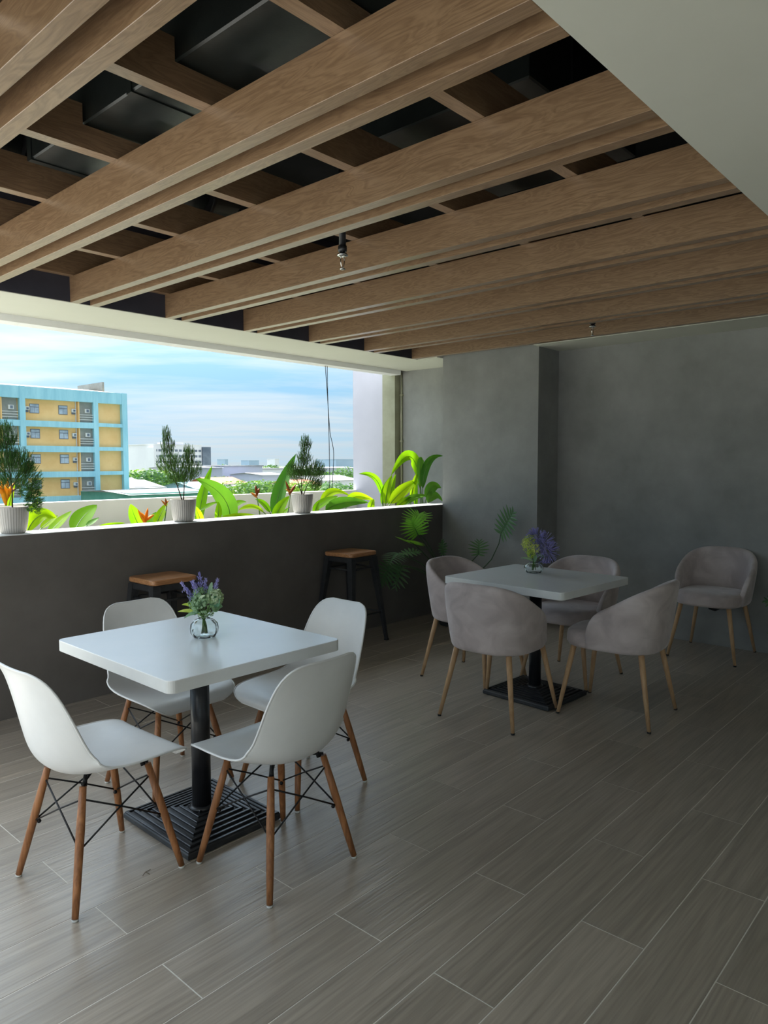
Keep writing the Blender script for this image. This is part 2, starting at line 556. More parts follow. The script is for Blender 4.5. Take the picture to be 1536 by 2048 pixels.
# ------------------------------------------------------------------ room shell
XB = 5.893          # back wall
YP = 4.235          # inner face of the parapet
YS = 4.474          # recess edge / outer face of the parapet
ZC = 2.424          # white ceiling
PT = 1.033          # parapet top
XL = 0.25          # roof cut short here; left of it a made-up open terrace lets daylight in

# floor: grout bed with every plank tile laid on it
floor = MB().box(-2.2, 6.04, -3.2, YP, -0.12, -0.0009).build('floor', 'grout')
struct(floor, 'grey-brown wood-look plank tile floor')
TP, TL, TJ = 0.2004, 0.982, 2.025
gap = 0.0032
tile_cache = {}
for k in range(-3, 22):
    y0 = -0.0047 + TP * k
    y1 = min(y0 + TP, YP)
    xs = TJ + (0.0 if k % 2 == 0 else TL / 2) - 3 * TL
    x = xs
    while x < 6.04:
        a, b2 = max(x, -0.9 if y0 < 1.6 else 0.05), min(x + TL, XB if y0 < 3.2 else 5.6)
        if b2 - a > 0.03 and y1 - y0 > 0.02:
            key = (round(b2 - a, 3), round(y1 - y0, 3))
            if key not in tile_cache:
                hx, hy = (key[0] - gap) / 2, (key[1] - gap) / 2
                tile_cache[key] = MB().box(-hx, hx, -hy, hy, -0.008, 0, 0.0004).mesh('plank_tile', 'wood_look_tile')
            t = bpy.data.objects.new('plank_tile', tile_cache[key])
            COL.objects.link(t)
            t.parent = floor
            t.location = ((a + b2) / 2, (y0 + y1) / 2, random.uniform(-0.0003, 0.0))
        x += TL

wb = MB().box(XB, XB + 0.2, -3.2, 3.205, -0.12, 3.4).build('wall_back', 'dark_plaster')
struct(wb, 'dark grey plaster back wall')
wc = MB().box(5.542, XB + 0.2, 3.205, YP, -0.12, 3.4).build('wall_corner', 'dark_plaster')
struct(wc, 'grey plaster corner pier standing proud of the back wall')
wl = MB().box(0.9, 6.04, YP, 4.455, -0.5, PT - 0.003).build('wall_left', 'shaded_plaster')
struct(wl, 'plaster parapet wall under the wide opening, shade in its colour')
sill = MB().box(0.9, 6.04, YP + 0.002, 4.455, PT - 0.003, PT).build('trim_1', 'sill_paint')
struct(sill, 'pale capping along the parapet')
wr = MB().box(6.04, 6.24, YP - 0.05, 5.2, -0.5, 3.4).build('wall_recess', 'dark_plaster')
struct(wr, 'grey plaster end wall beyond the parapet')
wpil = MB().box(5.95, 6.24, 5.2, 5.382, -0.5, 3.4).build('wall_pilaster', 'khaki_shade_paint')
struct(wpil, 'white jamb of the opening, header shade in its khaki colour')
wlav = MB().box(5.95, 6.24, 5.382, 5.835, -0.5, 5.0).build('wall_outer_end', 'sky_tinted_wall_paint')
struct(wlav, 'white outer end wall, sky tint in its lilac colour')
# planter trough outside the parapet
po = MB().box(0.9, 5.95, 5.78, 5.90, -0.5, 1.126).build('wall_planter', 'white_paint')
struct(po, 'low white outer wall of the planter')
so = MB().box(0.9, 6.04, 4.455, 5.78, -0.5, 0.86).build('floor_planter_bed', 'gravel')
struct(so, 'unseen bed of the planter, toned for bounced light')
# ceilings
ce = MB().box(-2.2, XB, -3.2, 0.85, ZC, ZC + 0.06).build('ceiling', 'ceiling_paint')
struct(ce, 'plain white ceiling')
ce2 = MB().box(5.45, XB, 0.85, 3.205, ZC, ZC + 0.06).build('ceiling_strip', 'ceiling_paint')
struct(ce2, 'white ceiling strip along the back wall')
ce3 = MB().box(XL, 6.04, YS, 5.115, ZC, ZC + 0.004).box(5.45, 6.04, YP, YS, ZC, ZC + 0.06).build('ceiling_soffit', 'ceiling_paint')
struct(ce3, 'white soffit over the parapet')
hd = MB().box(XL, 5.95, 5.115, 5.25, 2.378, 3.4).build('trim_2', 'white_paint')
struct(hd, 'downstand beam at the head of the opening')
rc = MB().box(XL, 6.24, 0.79, 5.25, 3.28, 3.4).build('ceiling_void', 'black_soffit')
struct(rc, 'black ceiling void above the timber grid')
n1 = MB().box(XL, 6.04, YS, YS + 0.05, ZC + 0.004, 3.28).build('wall_recess_left', 'navy_board')
struct(n1, 'dark navy upstand of the ceiling recess')
n2 = MB().box(5.45, 5.5, 0.85, YS, ZC + 0.06, 3.28).build('wall_recess_back', 'black_soffit')
struct(n2, 'black upstand of the ceiling recess')
n3 = MB().box(-2.2, 5.5, 0.79, 0.85, ZC + 0.06, 3.28).build('wall_recess_right', 'black_soffit')
struct(n3, 'black upstand of the ceiling recess by the white ceiling')
n4 = MB().box(XL - 0.06, XL, 0.79, 5.25, ZC + 0.03, 3.4).build('trim_3', 'white_paint')
struct(n4, 'fascia where the roof ends at the made-up open terrace')
# unseen: rear wall, and a made-up open terrace that lets in extra daylight
wn = MB().box(-2.2, 6.04, -3.4, -3.2, 0, 3.4).build('wall_rear', 'white_paint')
struct(wn, 'white wall behind the viewer')
pv3 = MB().box(-8, -2.2, -3.4, 1.65, -0.15, 0.0).build('floor_added_terrace_end', 'added_terrace_paving')
struct(pv3, 'paving of the unseen terrace added for daylight, behind the viewer on the left')
wt = MB().box(-1.2, 0.05, 1.5, 1.65, 0, 3.4).build('wall_added_terrace', 'white_paint')  # added out of view to limit light from the terrace
struct(wt, 'unseen white wall added to hold terrace daylight off the near floor')
ce5 = MB().box(-2.2, XL, 0.85, 1.65, ZC, ZC + 0.06).build('ceiling_lobby', 'ceiling_paint')
struct(ce5, 'white ceiling left of the timber grid')
pv = MB().box(-8, 0.05, 1.65, 9.5, -0.15, 0.0).build('floor_added_terrace', 'added_terrace_paving')
struct(pv, 'paving of the unseen terrace added for daylight, left of the room')
pv2 = MB().box(0.05, 0.9, YP, 9.5, -0.15, 0.0).build('floor_added_terrace_side', 'added_terrace_paving')
struct(pv2, 'paving of the unseen terrace added for daylight, beside the planter')

# ------------------------------------------------------------------ timber ceiling grid
grid = thing('timber_ceiling_grid', 'oak ceiling grid of paired beams over cross members under the black void', 'ceiling grid', (0, 0, 0))
BT, BH = 2.424, 2.580
bm_cache = {}
A0 = 0.761
for k in range(0, 8):
    xa = A0 + 0.6575 * k
    for dx in (0.0, 0.126):
        if k == 7 and dx > 0:
            continue
        if 'b' not in bm_cache:
            bm_cache['b'] = MB().box(0, 0.053, -1.811, 1.811, 0, BH - BT, 0.0012).mesh('beam_board', 'oak_beam')
        o = bpy.data.objects.new('beam_board', bm_cache['b'])
        COL.objects.link(o)
        o.parent = grid
        o.location = (xa + dx, 0.851 + 1.811, BT)
for yc in (1.415 - 0.607, 1.415, 2.022, 2.632, 3.25, 3.842, 4.42):
    if yc < 0.86:
        continue
    if 'c' not in bm_cache:
        bm_cache['c'] = MB().box(-2.59, 2.59, 0, 0.053, 0, 0.157, 0.0012).mesh('cross_member', 'oak_cross')
        # those under the duct are notched for it
        bm_cache['n'] = MB().box(-2.59, 2.59, 0, 0.053, 0, 0.084).box(-2.59, -1.562, 0, 0.053, 0.084, 0.157).box(-0.912, 2.59, 0, 0.053, 0.084, 0.157).mesh('cross_member', 'oak_cross')
    o = bpy.data.objects.new('cross_member', bm_cache['n' if yc < 3.2 else 'c'])
    COL.objects.link(o)
    o.parent = grid
    o.location = (2.85, yc, BH)

# black services in the void
duct = thing('air_duct', 'black rectangular air duct in the ceiling void', 'duct', (1.62, 2.0, 2.675))
MB().box(-0.32, 0.30, -1.1, 1.15, 0.0, 0.28, 0.006).build('duct_body', 'duct_black', duct)
for yy in (-0.9, 0.3, 1.1):
    MB().box(-0.325, 0.305, yy, yy + 0.03, -0.005, 0.285).build('flange', 'duct_black', duct)
d2 = thing('air_duct', 'black duct with a vertical seam between the middle beams of the void', 'duct', (2.75, 1.9, 2.80))
MB().box(-0.42, 0.5, -0.5, 0.35, 0.0, 0.3, 0.006).build('duct_body', 'duct_black', d2)
MB().box(-0.12, -0.10, -0.51, 0.36, -0.005, 0.30).build('flange', 'duct_black', d2)
d3 = thing('flexible_duct', 'curved black flexible duct near the window end of the void', 'duct', (1.45, 3.35, 2.84))
MB().tube([(-0.55, -0.35, 0.12), (-0.45, -0.1, 0.02), (-0.2, 0.05, 0.0), (0.2, 0.1, 0.0), (0.6, 0.12, 0.05), (1.1, 0.12, 0.1)], 0.11, 14).build('hose', 'duct_black', d3)
for i in range(5):
    x = -0.1 + i * 0.25
    MB().tube([(x, 0.02 + 0.02 * i, 0.0 + 0.01 * i), (x + 0.02, 0.02 + 0.02 * i, 0.0 + 0.01 * i)], 0.116, 14).build('band', 'black_metal', d3)


def sprinkler(x, y, zb, zt, label):
    s = thing('fire_sprinkler', label, 'sprinkler', (x, y, zb), 0, 'ceiling sprinklers')
    MB().tube([(0, 0, 0.105), (0, 0, zt - zb)], 0.017, 12).build('drop_pipe', 'black_metal', s)
    MB().lathe([(0.016, 0.085), (0.022, 0.087), (0.022, 0.112), (0.016, 0.114)], seg=12).build('coupling', 'black_metal', s)
    MB().lathe([(0.009, 0.062), (0.026, 0.066), (0.028, 0.071), (0.012, 0.085)], seg=16).build('escutcheon', 'chrome', s)
    fr = MB()
    for sgn in (-1, 1):
        fr.tube([(0.010 * sgn, 0, 0.062), (0.013 * sgn, 0, 0.040), (0.008 * sgn, 0, 0.018), (0, 0, 0.010)], 0.0026, 6)
    fr.build('yoke', 'chrome', s)
    MB().lathe([(0.004, 0.0), (0.014, 0.003), (0.014, 0.006), (0.004, 0.010)], seg=14).build('deflector', 'chrome', s)
    return s


sprinkler(2.50, 2.517, 2.357, 3.28, 'black pipe fire sprinkler hanging between the beams near the centre of the ceiling')
sprinkler(5.15, 2.525, 2.383, 3.28, 'small black fire sprinkler hanging close to the back wall')

# ------------------------------------------------------------------ white shell chairs
def interp(tab, t):
    for i in range(len(tab) - 1):
        a, b = tab[i], tab[i + 1]
        if t <= b[0]:
            u = (t - a[0]) / (b[0] - a[0])
            return [a[j] + (b[j] - a[j]) * u for j in range(1, len(a))]
    return list(tab[-1][1:])


def catmull(pts, n):
    """n samples through the points"""
    out = []
    m = len(pts) - 1
    for s in range(n):
        t = s / (n - 1) * m
        i = min(int(t), m - 1)
        u = t - i
        p0, p1, p2, p3 = pts[max(i - 1, 0)], pts[i], pts[i + 1], pts[min(i + 2, m)]
        out.append([0.5 * (2 * b + (c - a) * u + (2 * a - 5 * b + 4 * c - d) * u * u + (3 * b - a - 3 * c + d) * u ** 3) for a, b, c, d in zip(p0, p1, p2, p3)])
    return out


# along the centre line: x, z, half width, edge lift along the surface normal
SHELL = [
    (0.226, 0.392, 0.135, 0.000),
    (0.231, 0.408, 0.168, 0.000),
    (0.222, 0.424, 0.196, 0.002),
    (0.196, 0.434, 0.215, 0.006),
    (0.140, 0.434, 0.227, 0.015),
    (0.060, 0.422, 0.232, 0.030),
    (-0.030, 0.410, 0.231, 0.046),
    (-0.105, 0.408, 0.227, 0.064),
    (-0.165, 0.428, 0.220, 0.080),
    (-0.203, 0.480, 0.210, 0.080),
    (-0.222, 0.555, 0.202, 0.066),
    (-0.237, 0.635, 0.193, 0.050),
    (-0.251, 0.705, 0.179, 0.034),
    (-0.262, 0.750, 0.159, 0.020),
    (-0.270, 0.775, 0.130, 0.009),
    (-0.276, 0.786, 0.088, 0.003),
]


def make_shell_chair():
    root = thing('shell_chair', 'x', 'chair', (0, 0, 0), 0, 'white shell chairs around the near table')
    prof = catmull(SHELL, 33)
    nu = 17
    P = []
    for i, (x, z, w, l) in enumerate(prof):
        a = prof[max(i - 1, 0)]
        b = prof[min(i + 1, len(prof) - 1)]
        tx, tz = b[0] - a[0], b[1] - a[1]
        ln = hypot(tx, tz)
        nx, nz = tz / ln, -tx / ln          # towards the sitter
        row = []
        for j in range(nu):
            u = -1 + 2 * j / (nu - 1)
            us = sin(u * pi / 2) * 0.55 + u * 0.45
            lift = l * abs(us) ** 2.2
            row.append(Vector((x + nx * lift, us * w, z + nz * lift)))
        P.append(row)
    top = MB()
    n, m = len(P), nu
    for r in P:
        top.v += r
    for i in range(n - 1):
        for j in range(m - 1):
            a = i * m + j
            top.f.append((a, a + 1, a + m + 1, a + m)); top.smooth.append(True)
    sh = top.build('seat_shell', 'white_plastic', root)
    md = sh.modifiers.new('solid', 'SOLIDIFY'); md.thickness = 0.006; md.offset = 0
    md = sh.modifiers.new('subsurf', 'SUBSURF'); md.levels = 1; md.render_levels = 1
    # rim bead round the edge of the shell
    loop = [P[0][j] for j in range(m)] + [P[i][m - 1] for i in range(1, n)] + [P[n - 1][j] for j in range(m - 2, -1, -1)] + [P[i][0] for i in range(n - 2, 0, -1)]
    loop.append(loop[0])
    MB().tube(loop, 0.0042, 6).build('rim', 'white_plastic', root)
    tops, feet = {}, {}
    for sx in (-1, 1):
        for sy in (-1, 1):
            tp = Vector((0.118 * sx, 0.120 * sy, 0.385))
            ft = Vector((0.196 * sx, 0.196 * sy, 0.008))
            tops[sx, sy], feet[sx, sy] = tp, ft
            mid = tp.lerp(ft, 0.35)
            lg = MB().tube([tp, mid, tp.lerp(ft, 0.8), ft], [0.0115, 0.0142, 0.0125, 0.0105], 14).build('leg', 'stained_leg', root)
            MB().lathe([(0.0095, 0), (0.0105, 0.003), (0.0105, 0.008)], c=(ft.x, ft.y, 0), seg=12).build('foot_pad', 'white_rubber', lg)
            br = MB().tube([tp.lerp(ft, 0.02) + Vector((-0.012 * sx, -0.012 * sy, 0.002)), tp + Vector((-0.02 * sx, -0.02 * sy, 0.028))], [0.009, 0.006], 8)
            br.build('bracket', 'black_steel_wire', root)
    order = [(-1, -1), (1, -1), (1, 1), (-1, 1)]
    for i in range(4):
        a, b = order[i], order[(i + 1) % 4]
        for p, q in ((a, b), (b, a)):
            s = tops[p].lerp(feet[p], 0.10)
            e = tops[q].lerp(feet[q], 0.50)
            ins = Vector((-0.012 * q[0], -0.012 * q[1], 0))
            MB().tube([s, s.lerp(e, 0.5) + Vector((0, 0, 0.002)), e + ins * 0.2], 0.0032, 6).build('brace_rod', 'black_steel_wire', root)
        MB().ball(tops[a].lerp(feet[a], 0.50) + Vector((-0.014 * a[0], -0.014 * a[1], -0.002)), 0.0075, 8, 4).build('bolt', 'black_steel_wire', root)
    cross = MB()
    cross.tube([(0.12, 0.12, 0.392), (-0.12, -0.12, 0.392)], 0.005, 6).tube([(0.12, -0.12, 0.392), (-0.12, 0.12, 0.392)], 0.005, 6)
    cross.build('under_frame', 'black_steel_wire', root)
    return root


ch0 = make_shell_chair()
for i, (x, y, h, lab) in enumerate([
    (1.152, 2.380, 2.5, 'white shell chair at the near table seen from its side, leftmost of the four'),
    (1.612, 1.976, 90.5, 'white shell chair at the near table with its back turned to the viewer'),
    (2.100, 2.385, 178.5, 'white shell chair on the far right side of the near table, half hidden'),
    (1.712, 2.850, -89.0, 'white shell chair between the near table and the parapet'),
]):
    c = ch0 if i == 0 else copy_tree(ch0)
    c.location = (x, y, 0)
    c.rotation_euler = (0, 0, radians(h))
    c['label'] = lab

# ------------------------------------------------------------------ grey velvet tub chairs
def superell(phi, a, b, n):
    c, s = cos(phi), sin(phi)
    return (math.copysign(abs(c) ** (2 / n), c) * a, math.copysign(abs(s) ** (2 / n), s) * b)


def make_tub_chair():
    root = thing('tub_chair', 'x', 'chair', (0, 0, 0), 0, 'grey velvet tub chairs')
    phimax = radians(112)
    ns, th = 41, 0.045
    zb, zt = 0.395, 0.785

    def top_h(s):
        u = abs(s)
        return zb + 0.055 + (zt - zb - 0.055) * max(0.0, 1 - u ** 2.35) ** 0.62

    rings = []
    for i in range(ns):
        s = -1 + 2 * i / (ns - 1)
        phi = s * phimax
        H = top_h(s)

        def pt(off, z):
            f = (z - zb) / (zt - zb)
            lean = 0.012 + 0.055 * f
            bx, by = superell(phi, 0.235 + lean - off, 0.243 + 0.034 * min(1, f * 1.6) - off * 0.9, 2.7)
            return Vector((-bx - 0.012, by, z))
        ring = []
        hs = [0.0, 0.03, 0.12, 0.35, 0.65, 0.88, 0.97]
        for q in hs:                      # outside, bottom to top
            z = zb + (H - zb) * q
            inset = 0.014 if q == 0 else (0.003 if q == 0.03 else (0.003 if q == 0.97 else 0))
            ring.append(pt(inset, z))
        ring.append(pt(th * 0.5, H + 0.004))
        for q in reversed(hs):
            z = zb + (H - zb) * q
            inset = 0.014 if q == 0 else 0.003 if q in (0.03, 0.97) else 0
            ring.append(pt(th - inset, z))
        rings.append(ring)
    mb = MB()
    mb.loft(rings, True, True, True, True)
    mb.build('backrest_shell', 'grey_velvet', root, subsurf=1)
    # piping seam along the back
    seam = MB()
    # seat cushion
    rows = [(0.80, 0.392), (0.965, 0.396), (1.0, 0.412), (1.0, 0.450), (0.985, 0.470), (0.93, 0.482), (0.75, 0.489), (0.35, 0.492)]
    rr = []
    for sc, z in rows:
        r = []
        for j in range(36):
            a = 2 * pi * j / 36
            x, y = superell(a, 0.238, 0.226, 3.0)
            r.append(Vector((x * sc + 0.032, y * sc * (1.0 if x < 0 else 1.0), z)))
        rr.append(r)
    MB().loft(rr, True, True, True).build('seat', 'grey_velvet', root)
    MB().box(-0.15, 0.16, -0.13, 0.13, 0.378, 0.396, 0.004).build('under_frame', 'black_steel_wire', root)
    for sx in (-1, 1):
        for sy in (-1, 1):
            tp = Vector((0.185 * sx + (0.01 if sx > 0 else 0), 0.165 * sy, 0.398))
            ft = Vector((0.258 * sx, 0.234 * sy, 0.004))
            lg = MB().tube([tp, tp.lerp(ft, 0.5), ft], [0.0165, 0.0140, 0.0100], 14).build('leg', 'beech_leg', root)
            MB().lathe([(0.0095, 0), (0.0105, 0.002), (0.0108, 0.010)], c=(ft.x, ft.y, 0), seg=12).build('foot_cap', 'rubber', lg)
    return root


tub0 = make_tub_chair()
for i, (x, y, h, lab) in enumerate([
    (3.462, 2.236, 3.0, 'grey velvet tub chair with its back to the viewer at the far table'),
    (3.928, 1.735, 94.0, 'grey velvet tub chair on the right side of the far table, seen from behind'),
    (3.950, 2.752, -91.0, 'grey velvet tub chair between the far table and the split-leaf plant'),
    (4.402, 2.268, 180.0, 'grey velvet tub chair facing the viewer from across the far table'),
    (5.600, 1.748, 181.0, 'grey velvet tub chair standing alone against the back wall'),
]):
    c = tub0 if i == 0 else copy_tree(tub0)
    c.location = (x, y, 0)
    c.rotation_euler = (0, 0, radians(h))
    c['label'] = lab
    if i == 4:
        MB().tube([(0.10, 0.0, 0.385), (0.13, 0.02, 0.372), (0.15, 0.06, 0.366), (0.14, 0.10, 0.384)], [0.010, 0.014, 0.012, 0.006], 7).build('loose_lining', 'rubber', c)


# ------------------------------------------------------------------ pedestal tables
def rounded_rect(hx, hy, r, n=6):
    pts = []
    for cx, cy, a0 in ((hx - r, hy - r, 0), (-hx + r, hy - r, 90), (-hx + r, -hy + r, 180), (hx - r, -hy + r, 270)):
        for k in range(n + 1):
            a = radians(a0 + 90 * k / n)
            pts.append((cx + r * cos(a), cy + r * sin(a)))
    return pts


def make_table():
    root = thing('pedestal_table', 'x', 'table', (0, 0, 0), 0, 'white square pedestal tables')
    rr = rounded_rect(0.380, 0.418, 0.028)
    r2 = rounded_rect(0.3785, 0.4165, 0.0275)
    top = MB().loft([[(x, y, 0.7325) for x, y in rr], [(x, y, 0.7345) for x, y in rr], [(x, y, 0.7355) for x, y in r2]], True, True, False)
    tp = top.build('table_top', 'white_laminate', root)
    MB().loft([[(x, y, 0.692) for x, y in r2], [(x, y, 0.6935) for x, y in rr], [(x, y, 0.7325) for x, y in rr]], True, True, False).build('edge_band', 'white_edge_band', tp)
    MB().lathe([(0.0375, 0.045), (0.0375, 0.690)], seg=28).build('pedestal', 'black_metal', root)
    MB().box(-0.17, 0.17, -0.17, 0.17, 0.682, 0.692, 0.002).build('mount_plate', 'black_metal', root)
    hx, hy = 0.213, 0.236
    MB().loft([[(sx * hx * s, sy * hy * s, z) for sx, sy in ((-1, -1), (1, -1), (1, 1), (-1, 1))] for s, z in ((0.985, 0.002), (1.0, 0.006), (1.0, 0.022), (0.985, 0.026))], True, True, False).build('base_plate', 'gunmetal', root)
    nr = 8
    for k in range(nr):
        s1 = 1.0 - 0.115 * k - 0.02
        s0 = s1 - 0.055
        zt = 0.032 + 0.0042 * k
        mb = MB()
        out = [(-1, -1), (1, -1), (1, 1), (-1, 1)]
        rings = []
        for s, z in ((s1, 0.020), (s1, zt - 0.002), (s1 - 0.010, zt), (s0 + 0.010, zt), (s0, zt - 0.002), (s0, 0.020)):
            s = max(s, 0.02)
            rings.append([(a * hx * s, b * hy * s, z) for a, b in out])
        mb.loft(rings, False, False, False)
        mb.build('base_ridge', 'black_metal', root)
    MB().loft([[(a * hx * s, b * hy * s, z) for a, b in ((-1, -1), (1, -1), (1, 1), (-1, 1))] for s, z in ((0.97, 0.022), (0.25, 0.052))], False, True, False).build('base_cone', 'gunmetal', root)
    MB().lathe([(0.050, 0.045), (0.050, 0.062), (0.040, 0.068)], seg=24).build('collar', 'black_metal', root)
    return root


t0 = make_table()
t0.location = (1.606, 2.438, 0)
t0.rotation_euler = (0, 0, radians(-0.6))
t0['label'] = 'white square pedestal table in the foreground among white shell chairs'
t1 = copy_tree(t0)
t1.location = (3.882, 2.247, 0)
t1.rotation_euler = (0, 0, radians(-3.5))
t1['label'] = 'white square pedestal table further back among grey velvet chairs'


# ------------------------------------------------------------------ bar stools
def make_stool():
    root = thing('bar_stool', 'x', 'stool', (0, 0, 0), 0, 'bar stools along the parapet')
    rr = rounded_rect(0.160, 0.150, 0.035)
    MB().loft([[(x * 0.97, y * 0.97, 0.700) for x, y in rr], [(x, y, 0.706) for x, y in rr], [(x, y, 0.726) for x, y in rr], [(x * 0.97, y * 0.97, 0.731) for x, y in rr]], True, True, False).build('seat', 'stool_top', root)
    MB().box(-0.150, 0.150, -0.140, 0.140, 0.655, 0.700, 0.006).build('seat_apron', 'gunmetal', root)
    for sx in (-1, 1):
        for sy in (-1, 1):
            tpx, tpy = 0.128 * sx, 0.120 * sy
            fx, fy = 0.205 * sx, 0.200 * sy
            rings = []
            for (cx, cy, w, z) in ((fx, fy, 0.012, 0.012), (fx + (tpx - fx) * 0.5, fy + (tpy - fy) * 0.5, 0.018, 0.345), (tpx, tpy, 0.026, 0.690)):
                rings.append([(cx - w, cy - w, z), (cx + w, cy - w, z), (cx + w, cy + w, z), (cx - w, cy + w, z)])
            lg = MB().loft(rings, True, True, False).build('leg', 'gunmetal', root)
            MB().box(fx - 0.015, fx + 0.015, fy - 0.015, fy + 0.015, 0, 0.014, 0.002).build('foot_cap', 'rubber', lg)
    def rod(z, name):
        k = z / 0.69
        ax, ay = 0.205 + (0.128 - 0.205) * k, 0.200 + (0.120 - 0.200) * k
        for a, b in (((-ax, -ay), (ax, -ay)), ((ax, -ay), (ax, ay)), ((ax, ay), (-ax, ay)), ((-ax, ay), (-ax, -ay))):
            MB().tube([(a[0], a[1], z), (b[0], b[1], z)], 0.008, 8).build(name, 'gunmetal', root)
    rod(0.235, 'foot_rail')
    rod(0.60, 'upper_rail')
    return root


s0 = make_stool()
s0.location = (2.405, 4.03, 0)
s0['label'] = 'black bar stool with wooden seat behind the near table'
s1 = copy_tree(s0)
s1.location = (4.09, 4.045, 0)
s1.rotation_euler = (0, 0, radians(3))
s1['label'] = 'black bar stool with wooden seat beside the split-leaf plant'


# ------------------------------------------------------------------ leaves
def bez(b, c, t, u):
    return b * (1 - u) ** 2 + c * (2 * u * (1 - u)) + t * u * u


def leaf_mesh(B, C, T, W, n=14, fold=0.25, hint=(-0.5, -0.65, 0.55), start=0.28, wave=0.02):
    """Broad blade along a bent midrib; the first stretch is petiole. Returns (blade MB, petiole MB)."""
    B, C, T = Vector(B), Vector(C), Vector(T)
    hint = Vector(hint).normalized()
    bl = MB()
    rows = []
    for i in range(n + 1):
        u = start + (1 - start) * i / n
        p = bez(B, C, T, u)
        tg = ((C - B) * (1 - u) + (T - C) * u).normalized()
        side = tg.cross(hint)
        if side.length < 1e-3:
            side = Vector((1, 0, 0))
        side.normalize()
        nrm = side.cross(tg).normalized()
        v = i / n
        w = W * 0.5 * (sin(pi * min(1, v ** 0.72)) ** 0.75 if 0 < v < 1 else 0.0) + 0.0006
        ph = v * 9.0
        row = []
        for q in (-1.0, -0.55, 0.0, 0.55, 1.0):
            h = fold * abs(q) ** 1.3 * w + wave * W * sin(ph + q * 2.0) * abs(q)
            row.append(p + side * (q * w) + nrm * h)
        rows.append(row)
    bl.loft(rows, False, False, True, False)
    pt = MB().tube([bez(B, C, T, start * k / 4 * 1.05) for k in range(5)], [0.006, 0.0055, 0.005, 0.0045, 0.004], 6)
    # midrib
    mid = MB().tube([bez(B, C, T, start + (0.97 - start) * k / 8) + Vector((0, 0, -0.001)) for k in range(9)], [0.0035 - 0.0032 * k / 8 for k in range(9)], 5)
    return bl, pt, mid


